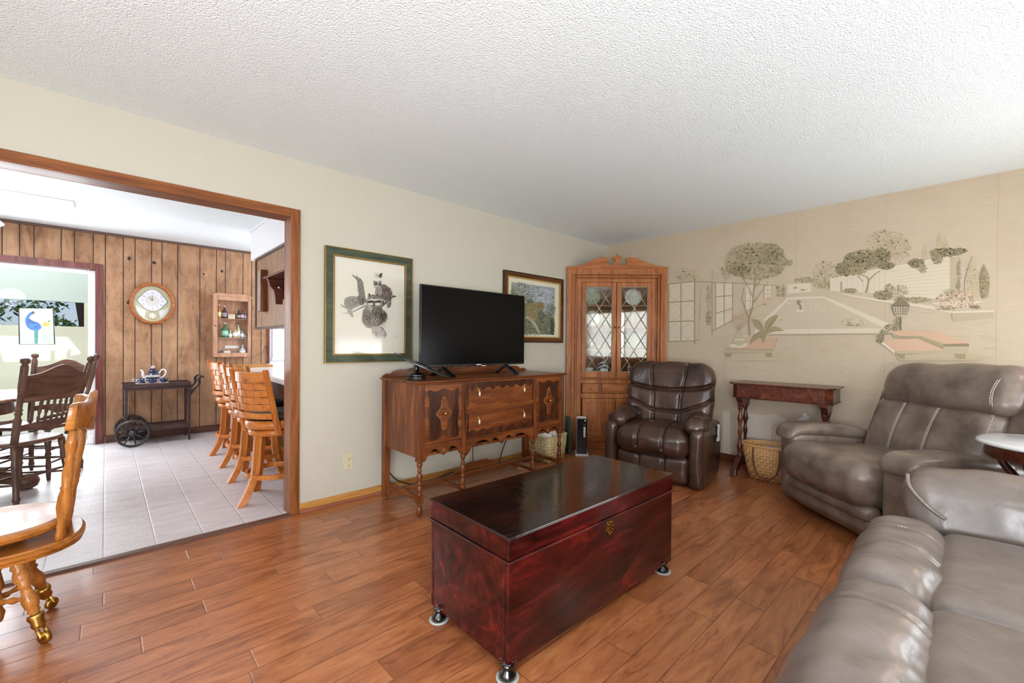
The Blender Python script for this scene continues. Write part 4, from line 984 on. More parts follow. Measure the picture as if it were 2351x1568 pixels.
# ------------------------------------------------------------ painted shapes on flat surfaces
M_print = colattr('printed_picture', .5, .0)
class Paint:
    """flat shapes, each a hair above the last, on a vertical wall plane; coordinates read off the photograph's detail views"""
    def __init__(s, axis, val, scale, ox, oy, step=.00012, fade=0, paper=(0, 0, 0, 1)):
        s.fade, s.paper = fade, paper
        s.ax, s.val, s.sc, s.ox, s.oy, s.st = axis, val, scale, ox, oy, step; s.mb = MB(); s.k = 0; s.rnd = random.Random(3)
    def F(s, c): return tuple(a*(1-s.fade)+b*s.fade for a, b in zip(c[:3], s.paper[:3]))+(1,)
    def P(s, x, y, lift=None):
        p = at(s.ox+x/s.sc, s.oy+y/s.sc, s.ax, s.val); p[s.ax] = s.val-(s.k*s.st if lift is None else lift); return p
    def poly(s, pts, col, smooth=0, closed=True):
        if smooth: pts = catmull(pts, smooth, True)
        s.k += 1; v = [s.P(*p) for p in pts]; s.mb.c = s.F(col)
        s.mb.add(v, [tuple(range(len(v)))]); return s
    def line(s, pts, w, col, smooth=0):
        if smooth: pts = catmull(pts, smooth)
        s.k += 1; vs = []; n = len(pts)
        for i, p in enumerate(pts):
            a = Vector(pts[max(0, i-1)]); b = Vector(pts[min(n-1, i+1)]); d = (b-a).normalized(); nn_ = Vector((-d.y, d.x))
            ww = (w[0]+(w[1]-w[0])*i/(n-1) if isinstance(w, tuple) else w)/2
            vs += [s.P(p[0]+nn_.x*ww, p[1]+nn_.y*ww), s.P(p[0]-nn_.x*ww, p[1]-nn_.y*ww)]
        s.mb.c = s.F(col)
        s.mb.add(vs, [(2*i, 2*i+1, 2*i+3, 2*i+2) for i in range(n-1)]); return s
    def leaves(s, cx, cy, rx, ry, n, size, cols, hole=0):
        s.k += 1; R = s.rnd; base = s.k*s.st
        for i in range(n):
            a = R.uniform(0, 2*pi); q = R.uniform(0, 1)**.6
            x = cx+rx*q*cos(a); y = cy+ry*q*sin(a); z = size*R.uniform(.5, 1.3); t = R.uniform(0, pi)
            c = R.choice(cols); k = R.uniform(.92, 1.08); s.mb.c = s.F((c[0]*k, c[1]*k, c[2]*k, 1))
            pts = [(x+z*cos(t), y+z*.6*sin(t)), (x-z*.3*sin(t), y+z*.35*cos(t)), (x-z*cos(t), y-z*.6*sin(t)), (x+z*.3*sin(t), y-z*.35*cos(t))]
            s.mb.add([s.P(px, py, base+.000004*(i % 9)) for px, py in pts], [(0, 1, 2, 3)])
        return s

# ---------------- raccoon print in a green frame
def frame(name, x0, x1, z0, z1, wd, mat, edge, inner, par, y=WA, dep=.028):
    def ringbox(mb, a0, a1, b0, b1, w, ya, yb):
        mb.box(a0, ya, b0, a0+w, yb, b1); mb.box(a1-w, ya, b0, a1, yb, b1); mb.box(a0+w, ya, b0, a1-w, yb, b0+w); mb.box(a0+w, ya, b1-w, a1-w, yb, b1)
    m = MB(); ringbox(m, x0, x1, z0, z1, wd, -dep*.75, 0); f = part('frame', m, mat, par, .004)
    m = MB(); ringbox(m, x0-.001, x1+.001, z0-.001, z1+.001, .008, -dep, 0); part('outer_edge', m, edge, f, .002)
    m = MB(); ringbox(m, x0+wd-.012, x1-wd+.012, z0+wd-.012, z1-wd+.012, .012, -dep*.95, 0); part('inner_edge', m, inner, f, .002)
M_gfr = wood('green_painted_frame', hx(44, 52, 40), hx(70, 80, 62), hx(90, 100, 80), 'x', .45, .2)
M_gold = plain('worn_gold_edge', hx(140, 112, 54), .4, metal=.6, var=.3)
M_dkg = plain('dark_olive_edge', hx(52, 48, 26), .45)
p1 = thing('raccoon_print', 'framed print of three raccoons on a branch in a green and gold frame', 'picture', (1.142, WA, 1.036))
PW, PH = .702, .845
frame('f', 0, PW, 0, PH, .066, M_gfr, M_gold, M_gold, p1)
part('paper', MB().box(.06, -.010, .06, PW-.06, -.004, PH-.06), plain('cream_print_paper', hx(226, 220, 202), .6, var=.01), p1)
q = Paint(1, WA-.0105, 5.227, 740, 550)
G = lambda v, w=0: hx(v, v-3-w, v-14-w)
# branch
q.poly([(345, 410), (375, 430), (410, 452), (412, 420), (430, 455), (465, 470), (492, 520), (500, 580), (520, 700), (540, 760), (470, 745), (445, 690), (425, 600), (418, 500), (400, 470), (370, 445)], G(118))
for i in range(26):
    x = 428+(i % 3)*24+q.rnd.uniform(-4, 6); y = 475+i*9; q.line([(x, y), (x+14, y+8)], 5, G(72 if i % 2 else 160))
q.line([(240, 884), (330, 880), (400, 850), (470, 815), (540, 790)], (3, 22), G(128), 3)
q.line([(885, 682), (840, 690), (780, 740), (700, 810), (640, 850)], (10, 30), G(84), 3)
q.line([(885, 682), (855, 672), (835, 690)], 8, G(100))
# left raccoon (grey, back to us)
q.poly([(260, 740), (275, 705), (320, 682), (380, 680), (430, 690), (455, 720), (470, 770), (430, 800), (380, 820), (345, 850), (310, 850), (280, 810), (262, 775)], G(150), 3)
q.poly([(415, 690), (440, 675), (478, 690), (500, 720), (505, 765), (470, 790), (440, 770), (425, 730)], G(110), 3)
q.poly([(460, 735), (490, 735), (495, 760), (470, 765)], G(58), 2); q.poly([(432, 684), (444, 672), (452, 690)], G(70))
q.poly([(290, 830), (340, 845), (370, 915), (365, 935), (345, 925), (310, 880)], G(168), 2)
for i in range(4): q.line([(318+i*13, 868+i*18), (345+i*8, 858+i*19)], 6, G(120))
q.poly([(205, 772), (240, 785), (290, 815), (280, 830), (235, 805)], G(150))
# right raccoon
q.poly([(705, 545), (745, 538), (785, 565), (812, 615), (825, 680), (820, 745), (790, 765), (750, 740), (715, 700), (660, 690), (640, 650), (660, 600)], G(104, 14), 3)
q.poly([(720, 640), (770, 620), (800, 660), (790, 740), (745, 735)], G(130, 16), 3)
q.poly([(630, 560), (690, 560), (712, 600), (700, 660), (650, 680), (628, 640), (636, 600)], G(150, 6), 3)
q.poly([(612, 515), (620, 495), (640, 500), (685, 503), (700, 500), (708, 535), (690, 565), (650, 575), (618, 560)], G(140), 2)
q.poly([(612, 490), (628, 500), (618, 525)], G(54)); q.poly([(682, 498), (698, 492), (702, 520)], G(54))
q.poly([(618, 525), (655, 518), (662, 545), (630, 548)], G(44), 2); q.poly([(672, 520), (705, 532), (698, 552), (676, 545)], G(44), 2)
q.poly([(622, 552), (656, 548), (662, 562), (630, 560)], G(212)); q.line([(664, 505), (664, 540)], 8, G(206))
q.poly([(770, 760), (800, 740), (825, 755), (815, 800), (790, 822), (772, 810)], G(150), 2)
for i in range(4): q.line([(774+i*6, 815-i*16), (812+i*3, 800-i*14)], 7, G(52))
q.poly([(690, 695), (720, 720), (740, 770), (705, 790), (685, 740)], G(60), 2)
# middle raccoon hanging
q.poly([(490, 840), (560, 790), (650, 790), (720, 840), (765, 880), (768, 930), (735, 985), (690, 1035), (640, 1040), (560, 1065), (505, 1030), (472, 965), (480, 890)], G(118, 6), 3)
q.poly([(600, 800), (700, 790), (715, 860), (690, 970), (650, 990), (620, 930), (595, 860)], G(92, 8), 3)
q.poly([(700, 850), (745, 880), (758, 920), (720, 980), (690, 1020), (680, 950)], G(78, 4), 3)
q.poly([(532, 720), (560, 672), (620, 660), (672, 690), (712, 745), (718, 790), (660, 800), (618, 812), (560, 800), (522, 760)], G(122), 3)
q.poly([(552, 645), (570, 655), (566, 690), (548, 685)], G(60), 2); q.poly([(645, 655), (672, 650), (668, 695), (644, 690)], G(60), 2)
q.poly([(530, 735), (600, 705), (610, 720), (700, 712), (716, 745), (690, 728), (625, 736), (604, 736), (545, 742)], G(208), 2)
q.poly([(538, 738), (600, 730), (606, 752), (572, 765), (540, 758)], G(34), 3); q.poly([(624, 738), (690, 728), (704, 748), (660, 766), (626, 756)], G(34), 3)
q.poly([(540, 766), (600, 762), (604, 782), (560, 786)], G(204), 2); q.poly([(628, 762), (690, 764), (680, 784), (630, 786)], G(204), 2)
q.poly([(602, 740), (624, 740), (628, 790), (604, 794)], G(70), 2); q.poly([(603, 786), (628, 786), (622, 804), (608, 804)], G(30), 2)
for a, b in (((545, 795), (585, 850)), ((556, 790), (600, 840)), ((535, 815), (570, 860))): q.line([a, b], 7, G(190))
q.poly([(580, 1060), (650, 1010), (690, 1040), (740, 1080), (765, 1130), (760, 1165), (735, 1172), (700, 1130), (650, 1120), (610, 1110)], G(176, 6), 3)
for i in range(5): q.line([(690+i*14, 1062+i*22), (720+i*9, 1040+i*22)], 10, G(66))
q.rnd = random.Random(5)
for i in range(46):
    x = 585+q.rnd.uniform(0, 150); y = 1080+q.rnd.uniform(0, 60); q.line([(x, y), (x+q.rnd.uniform(0, 24), y+q.rnd.uniform(30, 70))], (4, 1), G(q.rnd.choice((150, 176, 196))))
for i in range(160):
    x = 480+q.rnd.uniform(0, 270); y = 830+q.rnd.uniform(0, 200)
    if abs(x-620) < 130-(y-930)*.0: q.line([(x, y), (x+q.rnd.uniform(-8, 8), y+22)], 2.4, G(q.rnd.choice((84, 104, 140, 156))))
# fur and bark strokes over the bodies
def fur(cx, cy, rx, ry, n, ln, cols):
    for i in range(n):
        a = q.rnd.uniform(0, 2*pi); k = q.rnd.uniform(0, 1)**.5; x, y = cx+rx*k*cos(a), cy+ry*k*sin(a)
        q.k -= 1; q.line([(x, y), (x+q.rnd.uniform(-6, 6), y+ln)], 3.2, G(q.rnd.choice(cols), 4))
q.k += 2
fur(345, 750, 70, 60, 90, 16, (112, 130, 168, 176)); fur(760, 650, 55, 85, 160, 18, (70, 84, 128, 150)); fur(670, 620, 30, 50, 60, 14, (110, 180, 196)); fur(620, 930, 120, 95, 330, 22, (74, 90, 140, 156, 170)); fur(470, 740, 26, 40, 40, 12, (60, 150)); fur(620, 690, 60, 22, 60, 10, (70, 150, 170)); fur(720, 920, 36, 60, 60, 16, (50, 66, 110)); fur(655, 880, 40, 70, 70, 18, (60, 76, 120))
q.k += 2
# butterfly
q.poly([(640, 445), (655, 430), (680, 408), (698, 408), (690, 440), (682, 466), (664, 462)], G(50)); q.poly([(645, 450), (652, 434), (668, 440), (662, 466)], G(120)); q.line([(602, 405), (625, 432), (648, 450)], 4, G(120))
q.line([(825, 1162), (880, 1160)], 3, G(150)); q.line([(820, 1174), (872, 1174)], 2, G(160))
ppr = part('artwork', q.mb, M_print, p1); ppr.matrix_parent_inverse = Matrix.Translation((-1.142, -WA, -1.036))
M_pglass = glassy('picture_glass', refl=.0, rough=.12)
part('glass', MB().box(.06, -.0190, .06, PW-.06, -.0175, PH-.06), M_pglass, p1)

# ---------------- wildlife painting half behind the television
M_bfr = wood('brown_picture_frame', hx(56, 30, 18), hx(96, 56, 28), hx(128, 80, 40), 'x', .4, .3)
M_gold2 = plain('bright_gold_lip', hx(206, 172, 92), .35, metal=.6, var=.1)
p2 = thing('leopard_painting', 'painting of a leopard in a tree with cream mat and brown gilt frame', 'picture', (2.867, WA, 1.205))
PW, PH = .905, .715
frame('f', 0, PW, 0, PH, .062, M_bfr, plain('dark_frame_edge', hx(46, 28, 18), .4), M_gold2, p2)
part('mat_board', MB().box(.055, -.012, .055, PW-.055, -.004, PH-.055), plain('cream_mat_board', hx(216, 210, 184), .7, var=.01), p2)
q = Paint(1, WA-.0125, 5.805, 1120, 600)
q.poly([(314, 272), (895, 355), (885, 980), (300, 958)], hx(150, 158, 160))
R_ = random.Random(11)
gr_ = [hx(*c) for c in ((86, 92, 68), (110, 116, 88), (132, 138, 110), (66, 72, 52), (150, 156, 130))]
sk = [hx(*c) for c in ((176, 186, 194), (158, 168, 176), (190, 198, 204), (140, 150, 150))]
q.leaves(730, 470, 150, 110, 500, 20, sk)
q.poly([(314, 300), (500, 420), (640, 560), (760, 700), (885, 760), (885, 980), (300, 958)], hx(96, 104, 84))
q.leaves(430, 430, 130, 150, 900, 14, gr_+sk[:2]); q.leaves(560, 420, 190, 90, 500, 12, gr_+sk)
q.leaves(560, 880, 260, 110, 900, 15, gr_); q.leaves(760, 820, 130, 150, 900, 13, gr_); q.leaves(840, 640, 60, 90, 260, 13, gr_+sk[3:]); q.leaves(860, 860, 30, 120, 240, 10, [hx(44, 50, 34), hx(66, 74, 50)])
q.line([(316, 300), (370, 380), (430, 440), (520, 560)], (22, 30), hx(150, 146, 124), 4)
q.line([(500, 745), (560, 770), (620, 840), (660, 910), (690, 970)], (44, 34), hx(158, 152, 130), 4); q.line([(505, 735), (570, 765), (632, 840), (676, 930)], 12, hx(186, 182, 162), 4)
q.poly([(500, 600), (560, 560), (620, 548), (680, 540), (730, 556), (750, 610), (735, 640), (690, 650), (665, 700), (660, 760), (640, 800), (600, 780), (560, 740), (505, 720)], hx(140, 130, 92), 3)
q.poly([(660, 552), (700, 540), (740, 565), (750, 615), (735, 642), (690, 636), (664, 600)], hx(134, 120, 80), 3)
q.leaves(600, 655, 95, 95, 620, 7, [hx(72, 58, 34), hx(96, 84, 56), hx(178, 166, 122), hx(120, 110, 74)]); q.leaves(700, 590, 36, 36, 60, 5, [hx(62, 50, 30)])
q.leaves(600, 760, 80, 30, 120, 8, [hx(170, 158, 112), hx(120, 104, 68)])
o = part('artwork', q.mb, M_print, p2); o.matrix_parent_inverse = Matrix.Translation((-2.867, -WA, -1.205))
o['kind'] = ''; del o['kind']

# ---------------- landscape mural on the right wall
q = Paint(0, WB-.0004, 2.7626, 1500, 480, .00003, .3, hx(190, 173, 150))
pc_ = lambda r, g, b: hx(r*.96, g*.95, b*.95)
PAP = pc_(208, 192, 164); LT = pc_(222, 212, 190); OL = pc_(112, 108, 62); OL2 = pc_(142, 136, 92); OL3 = pc_(168, 158, 120); SH = pc_(184, 170, 140)
FAINT = [pc_(178, 164, 130), pc_(188, 174, 142), pc_(168, 154, 118)]; MID = [pc_(150, 138, 96), pc_(128, 120, 76), pc_(172, 160, 122), pc_(108, 102, 60)]; DARK = [pc_(98, 94, 50), pc_(120, 114, 66), pc_(80, 76, 42), pc_(146, 136, 90)]
# panel seams
for px in (1534, 1666, 1826, 2032, 2288):
    y = at(px, 700, 0, WB).y; q.mb.c = pc_(176, 158, 128); q.mb.add([(WB-.0003, y-.001, 0), (WB-.0003, y+.001, 0), (WB-.0003, y+.001, CZ), (WB-.0003, y-.001, CZ)], [(0, 1, 2, 3)])
# background foliage
q.leaves(210, 420, 80, 50, 260, 9, FAINT); q.leaves(375, 430, 12, 45, 60, 6, MID[:1]+FAINT); q.leaves(405, 445, 8, 30, 30, 5, MID[:1]+FAINT)
q.leaves(1090, 420, 85, 90, 420, 10, FAINT+MID[:1]); q.leaves(970, 452, 80, 20, 200, 8, MID[:3]); q.leaves(1085, 480, 70, 25, 160, 8, MID[:3])
q.leaves(1480, 220, 140, 90, 700, 11, FAINT); q.leaves(1560, 260, 80, 70, 220, 10, FAINT)
for a, b in (((1540, 360), (1520, 280)), ((1560, 350), (1590, 270))): q.line([a, b], 3, FAINT[2])
for cx, cy, ry in ((1720, 270, 55), (1810, 190, 60), (1850, 215, 50)): q.poly([(cx, cy-ry), (cx+18, cy), (cx+24, cy+ry), (cx-22, cy+ry), (cx-16, cy)], pc_(186, 172, 140)); q.leaves(cx, cy+15, 18, ry*.8, 70, 6, FAINT)
# lattice screens
q.poly([(98, 476), (262, 458), (262, 842), (98, 842)], LT); q.poly([(395, 470), (503, 470), (503, 705), (395, 762)], LT)
for x0, x1, y0, y1 in ((98, 262, 470, 842),):
    for c in range(2):
        for r in range(3):
            cx = 139+c*82; cy = 532+r*122; a = [(cx+34*cos(t), cy+42*sin(t)) for t in [i*2*pi/24 for i in range(25)]]; q.line(a, 2, OL3); q.line([(cx-38, cy), (cx-34, cy)], 2, OL3); q.line([(cx, cy-58), (cx, cy-42)], 2, OL3); q.line([(cx, cy+42), (cx, cy+58)], 2, OL3)
for pts in ([(98, 476), (265, 458)], [(98, 592), (262, 582)], [(98, 714), (262, 710)], [(98, 840), (262, 836)], [(176, 468), (176, 838)]): q.line(pts, 7, OL2)
q.line([(262, 438), (262, 858)], 8, OL2); q.line([(98, 476), (98, 842)], 6, OL2); q.line([(262, 458), (400, 466), (560, 470), (780, 486)], 5, OL2)
q.line([(262, 840), (292, 824)], 6, OL2); q.line([(292, 600), (292, 840)], 3, OL3); q.line([(262, 860), (262, 840)], 6, OL2)
q.line([(300, 690), (300, 520), (310, 492), (335, 482), (360, 492), (370, 520), (370, 780)], 3, OL3, 3); q.line([(373, 470), (373, 796)], 5, OL2)
q.leaves(352, 560, 18, 80, 180, 7, FAINT+MID[:1]); q.leaves(350, 690, 18, 50, 160, 8, MID)
for pts in ([(395, 470), (395, 765)], [(450, 470), (450, 735)], [(503, 470), (503, 708)], [(395, 556), (503, 548)], [(395, 662), (503, 630)], [(370, 776), (503, 706)], [(395, 762), (503, 706)]): q.line(pts, 6, OL2)
q.line([(503, 706), (640, 630), (760, 572)], 4, OL3)
for x0, y0, w_, h_ in ((585, 478, 60, 170), (705, 484, 44, 90)):
    q.poly([(x0, y0), (x0+w_, y0+2), (x0+w_, y0+h_*.8), (x0, y0+h_)], LT)
    for i in range(3): q.line([(x0+i*w_/2, y0), (x0+i*w_/2, y0+h_-i*h_*.1)], 3, OL3)
    for j in range(4): q.line([(x0, y0+j*h_/3.2), (x0+w_, y0+j*h_/3.4)], 3, OL3)
# far wall and potted shrubs
q.poly([(850, 478), (1000, 468), (1002, 525), (850, 538)], LT); q.leaves(900, 500, 18, 5, 30, 6, MID); q.leaves(950, 514, 20, 5, 30, 6, MID)
for x in (793, 824): q.leaves(x, 512, 12, 32, 70, 6, MID); q.poly([(x-14, 540), (x+14, 540), (x+10, 556), (x-10, 556)], OL2)
q.poly([(692, 590), (748, 566), (764, 572), (720, 600), (694, 602)], pc_(206, 172, 146)); q.poly([(694, 600), (720, 600), (718, 610), (696, 610)], OL2)
# long garden wall
q.poly([(1118, 445), (1280, 412), (1530, 368), (1880, 300), (1880, 575), (1600, 560), (1360, 530), (1120, 520)], LT)
for i in range(9): q.line([(1500+i*0, 400+i*18), (1870, 330+i*26)], 2, SH)
q.poly([(1880, 300), (1918, 306), (1918, 540), (1880, 575)], SH); q.line([(1118, 447), (1300, 408), (1530, 366), (1885, 296), (1922, 302)], 8, pc_(228, 218, 196))
q.poly([(1185, 460), (1200, 460), (1200, 528), (1185, 526)], OL3); q.line([(1120, 445), (1120, 520)], 4, OL3)
for x in range(1230, 1500, 34): q.line([(x, 430-(x-1230)*.15), (x, 525+(x-1230)*.05)], 1.6, SH)
# pond and paving
q.poly([(845, 566), (1062, 560), (1500, 752), (1490, 780), (700, 790), (690, 700)], pc_(198, 186, 162))
q.poly([(845, 566), (862, 572), (722, 712), (700, 704)], LT); q.poly([(838, 562), (1070, 552), (1080, 566), (846, 574)], LT); q.poly([(1060, 556), (1090, 556), (1560, 752), (1480, 762)], LT)
q.poly([(640, 764), (1445, 756), (1560, 752), (1560, 788), (640, 796)], LT); q.line([(640, 798), (1560, 790)], 9, pc_(160, 146, 112))
for x in (850, 985, 1145, 1310): q.line([(x, 762), (x+8, 794)], 2, SH)
q.leaves(1260, 720, 90, 22, 60, 12, [pc_(206, 202, 182), pc_(160, 156, 124)]); q.leaves(1280, 735, 60, 8, 40, 8, MID[:2]); q.leaves(1010, 620, 120, 30, 40, 16, [pc_(204, 196, 172)]); q.leaves(860, 600, 20, 8, 14, 7, [LT])
q.poly([(905, 640), (955, 640), (958, 650), (908, 650)], pc_(230, 222, 204)); q.line([(932, 640), (935, 620), (925, 604), (916, 594), (922, 584), (935, 590)], (12, 16), pc_(122, 108, 72), 3)
q.poly([(1200, 535), (1420, 570), (1760, 612), (1900, 648), (2160, 640), (2160, 654), (1900, 662), (1740, 632), (1400, 582), (1190, 542)], LT)
q.poly([(1896, 660), (2160, 654), (2160, 690), (1896, 712)], SH)
q.rnd = random.Random(8)
for i in range(60):
    x = q.rnd.uniform(420, 2120); y = q.rnd.uniform(800, 940) if i % 2 else q.rnd.uniform(600, 760)
    if 640 < x < 1560 and y < 800: continue
    q.line([(x, y), (x+22, y+6), (x+48, y-2), (x+70, y+8)], 1.5, pc_(178, 162, 126), 2)
# trees
q.leaves(650, 330, 190, 120, 1500, 11, FAINT+MID[:3]); q.leaves(740, 290, 90, 70, 700, 10, MID+DARK); q.leaves(540, 380, 80, 40, 420, 10, MID+DARK); q.leaves(620, 300, 90, 60, 500, 10, MID); q.leaves(780, 390, 50, 25, 160, 9, MID); q.leaves(850, 340, 35, 20, 70, 9, MID); q.leaves(460, 400, 30, 50, 90, 8, FAINT+MID)
TR = pc_(134, 120, 80)
q.line([(612, 800), (608, 700), (630, 620), (640, 500), (655, 420)], (12, 7), TR, 5); q.line([(608, 700), (580, 620), (562, 570)], (8, 4), TR, 4); q.line([(640, 500), (690, 440), (720, 400)], (6, 3), TR, 4); q.line([(632, 600), (690, 520), (730, 460)], (6, 3), TR, 4)
q.line([(634, 560), (590, 470), (560, 420)], (6, 3), TR, 4); q.line([(562, 570), (575, 500)], 4, TR)
q.leaves(1340, 320, 130, 60, 900, 12, MID+DARK); q.leaves(1220, 380, 60, 45, 400, 10, DARK); q.leaves(1450, 300, 60, 50, 420, 11, DARK); q.leaves(1480, 360, 50, 24, 220, 10, DARK); q.leaves(1290, 390, 60, 30, 220, 10, MID)
q.line([(1350, 530), (1364, 470), (1355, 430), (1290, 410)], (12, 4), TR, 4); q.line([(1362, 460), (1400, 420), (1440, 390)], (8, 4), TR, 4); q.line([(1330, 460), (1300, 425)], 4, TR)
q.leaves(1250, 518, 40, 16, 160, 8, MID); q.leaves(1460, 545, 60, 30, 260, 10, MID+DARK); q.leaves(1500, 505, 30, 30, 90, 8, MID); q.leaves(1570, 520, 50, 40, 130, 9, FAINT+MID[:1])
q.leaves(1650, 575, 120, 18, 300, 9, MID[:3]+FAINT)
# ivy on the wall end
q.leaves(1670, 345, 50, 30, 260, 10, DARK); q.leaves(1710, 380, 25, 30, 80, 8, MID); q.leaves(1860, 275, 100, 26, 520, 11, DARK); q.leaves(1800, 310, 35, 40, 200, 9, MID+DARK); q.leaves(1950, 265, 40, 16, 140, 9, DARK); q.leaves(1940, 380, 12, 70, 90, 8, MID); q.leaves(1935, 480, 14, 30, 60, 8, MID)
# cypresses
q.poly([(2028, 290), (2050, 380), (2066, 480), (2060, 560), (1975, 560), (1976, 460), (2000, 370)], pc_(190, 176, 144)); q.leaves(2020, 460, 40, 110, 300, 8, FAINT)
q.poly([(2098, 348), (2122, 400), (2134, 480), (2120, 560), (2090, 572), (2078, 500), (2070, 430)], pc_(150, 138, 96)); q.leaves(2092, 470, 20, 100, 300, 8, DARK); q.leaves(2112, 470, 20, 90, 200, 8, MID)
# flower bed
q.poly([(1760, 595), (1900, 580), (2110, 584), (2010, 610), (1800, 612)], LT); q.leaves(1920, 580, 130, 50, 420, 11, [pc_(224, 196, 176), pc_(206, 166, 142), pc_(150, 128, 92), pc_(232, 216, 196)]); q.leaves(1930, 545, 50, 30, 100, 10, [pc_(224, 196, 176), pc_(170, 140, 104)]); q.leaves(1850, 630, 60, 14, 80, 8, MID); q.leaves(2040, 622, 30, 14, 50, 8, DARK)
for i in range(8): q.line([(1870, 540), (1830+i*12, 500+abs(i-4)*6)], 2, MID[0])
# planter with fern and vase, left
q.poly([(458, 888), (505, 850), (788, 812), (765, 892), (760, 908), (458, 912)], pc_(206, 168, 138)); q.poly([(458, 888), (762, 892), (760, 912), (460, 912)], SH)
q.line([(458, 888), (762, 890), (788, 816)], 6, pc_(160, 146, 110)); q.poly([(455, 912), (505, 912), (490, 940), (462, 936)], OL2); q.poly([(714, 912), (755, 912), (750, 942), (716, 936)], OL2); q.poly([(480, 942), (790, 938), (850, 870), (835, 962), (500, 962)], pc_(196, 182, 150))
q.poly([(486, 858), (600, 850), (600, 868), (560, 880), (486, 874)], pc_(226, 216, 194)); q.poly([(510, 830), (520, 806), (530, 796), (528, 772), (560, 772), (558, 796), (575, 812), (578, 842), (560, 864), (525, 862)], pc_(186, 176, 144), 2); q.poly([(516, 822), (574, 822), (574, 834), (516, 834)], pc_(216, 206, 184))
for i in range(9): q.line([(544, 772), (500+i*12, 700-abs(i-4)*-6), (490+i*14, 668+abs(i-4)*8)], 2, pc_(176, 140, 112), 3)
q.leaves(550, 690, 60, 40, 110, 5, [pc_(206, 164, 140), pc_(222, 190, 166)])
for tip, w_ in (((628, 700), 26), ((790, 672), 30), ((828, 770), 22), ((614, 858), 24), ((640, 735), 20), ((700, 850), 22), ((760, 690), 22), ((650, 830), 22)):
    bx_, by_ = 702, 795; mx, my = (bx_+tip[0])/2, (by_+tip[1])/2-22; d = Vector((tip[0]-bx_, tip[1]-by_)).normalized(); nx, ny = -d.y*w_, d.x*w_
    q.poly([(bx_, by_), (mx+nx*.7, my+ny*.7), tip, (mx-nx*.7, my-ny*.7)], pc_(132, 124, 74), 4); q.line([(bx_, by_), (mx, my), tip], 3, pc_(178, 168, 118), 4); q.line([(bx_, by_), (mx+nx*.6, my+ny*.6), tip], 2, pc_(92, 84, 46), 4)
# benches and lantern, right
q.poly([(1900, 900), (2145, 935), (2080, 962), (1560, 960), (1540, 930)], pc_(190, 174, 144))
q.poly([(1500, 782), (1560, 765), (1790, 772), (2004, 852), (1838, 856), (1700, 806), (1560, 806)], pc_(212, 172, 142)); q.poly([(1836, 856), (2004, 854), (2002, 872), (1838, 872)], OL); q.poly([(1500, 782), (1536, 808), (1700, 806), (1838, 856), (1838, 884), (1690, 826), (1530, 818)], pc_(150, 140, 100)); q.poly([(1838, 872), (2000, 872), (1998, 918), (1840, 918)], SH)
q.poly([(1444, 832), (1480, 826), (1680, 822), (1852, 894), (1850, 904), (1532, 906)], pc_(216, 176, 146)); q.poly([(1444, 832), (1532, 900), (1530, 918), (1446, 852)], pc_(230, 220, 198)); q.poly([(1532, 900), (1852, 896), (1850, 916), (1534, 918)], SH)
for x in (1545, 1905, 1930): q.poly([(x, 918), (x+50, 918), (x+50, 952), (x+18, 948)], OL2)
q.leaves(1520, 752, 50, 22, 120, 9, DARK+MID); q.leaves(1440, 824, 26, 28, 90, 9, DARK); q.leaves(1470, 780, 30, 20, 70, 8, MID); q.leaves(1550, 710, 24, 30, 60, 8, MID+DARK)
DK = pc_(52, 46, 34)
q.line([(1568, 770), (1568, 676)], 12, DK); q.poly([(1512, 612), (1540, 586), (1562, 570), (1570, 552), (1578, 570), (1604, 586), (1628, 610)], pc_(96, 84, 60)); q.poly([(1516, 618), (1624, 616), (1618, 650), (1600, 676), (1570, 684), (1540, 678), (1524, 652)], pc_(196, 184, 156))
for i in range(7):
    q.line([(1518+i*16, 618), (1530+i*13, 676)], 3, DK); q.line([(1520+i*16, 676-abs(i-3)*8), (1516+i*18, 618)], 3, DK)
for y in (618, 634, 650, 666): q.line([(1518+(y-618)*.3, y), (1624-(y-618)*.35, y)], 2.5, DK)
q.line([(1512, 614), (1628, 612)], 5, DK)
# stray marks
for x, y in ((813, 704), (592, 1000), (1197, 1032), (945, 40)): q.poly([(x-4, y-3), (x+4, y-3), (x+4, y+3), (x-4, y+3)], pc_(120, 100, 72))
mu = part('wall_mural', q.mb, colattr('mural_print', .8)); tag(mu, 'olive and sepia garden and pond mural printed across the tan wallpaper', 'mural')
# bare patches in the wallpaper below the console
q = Paint(0, WB-.0004, 1568/270, 1660, 860)
q.poly([(245, 500), (400, 520), (520, 545), (640, 535), (700, 525), (740, 555), (830, 585), (835, 620), (700, 640), (640, 700), (640, 900), (250, 1050), (235, 700)], hx(206, 194, 182))
q.poly([(975, 640), (1020, 580), (1060, 560), (1062, 520), (1085, 508), (1110, 520), (1118, 545), (1150, 560), (1148, 590), (1110, 610), (1070, 650), (1060, 680), (970, 690)], hx(228, 224, 222))
q.poly([(0, 480), (90, 490), (92, 1080), (0, 1080)], hx(204, 194, 178))
pt_ = part('plaster_patches', q.mb, colattr('bare_plaster', .85)); tag(pt_, 'pale bare patches in the wallpaper low behind the console table', 'wall patch')
# ------------------------------------------------------------ writing helper
def text_part(name, txt, size, mat, parent, T, depth=.0005):
    cu = bpy.data.curves.new(name, 'FONT'); cu.body = txt; cu.size = size; cu.extrude = depth; cu.align_x = 'CENTER'; cu.align_y = 'CENTER'
    tmp = bpy.data.objects.new('tmp_text', cu); C.objects.link(tmp); bpy.context.view_layer.update()
    me = bpy.data.meshes.new_from_object(tmp.evaluated_get(bpy.context.evaluated_depsgraph_get())); bpy.data.objects.remove(tmp)
    me.transform(T); me.materials.clear(); me.materials.append(mat); me.name = name
    o = bpy.data.objects.new(name, me); C.objects.link(o); o.parent = parent; return o

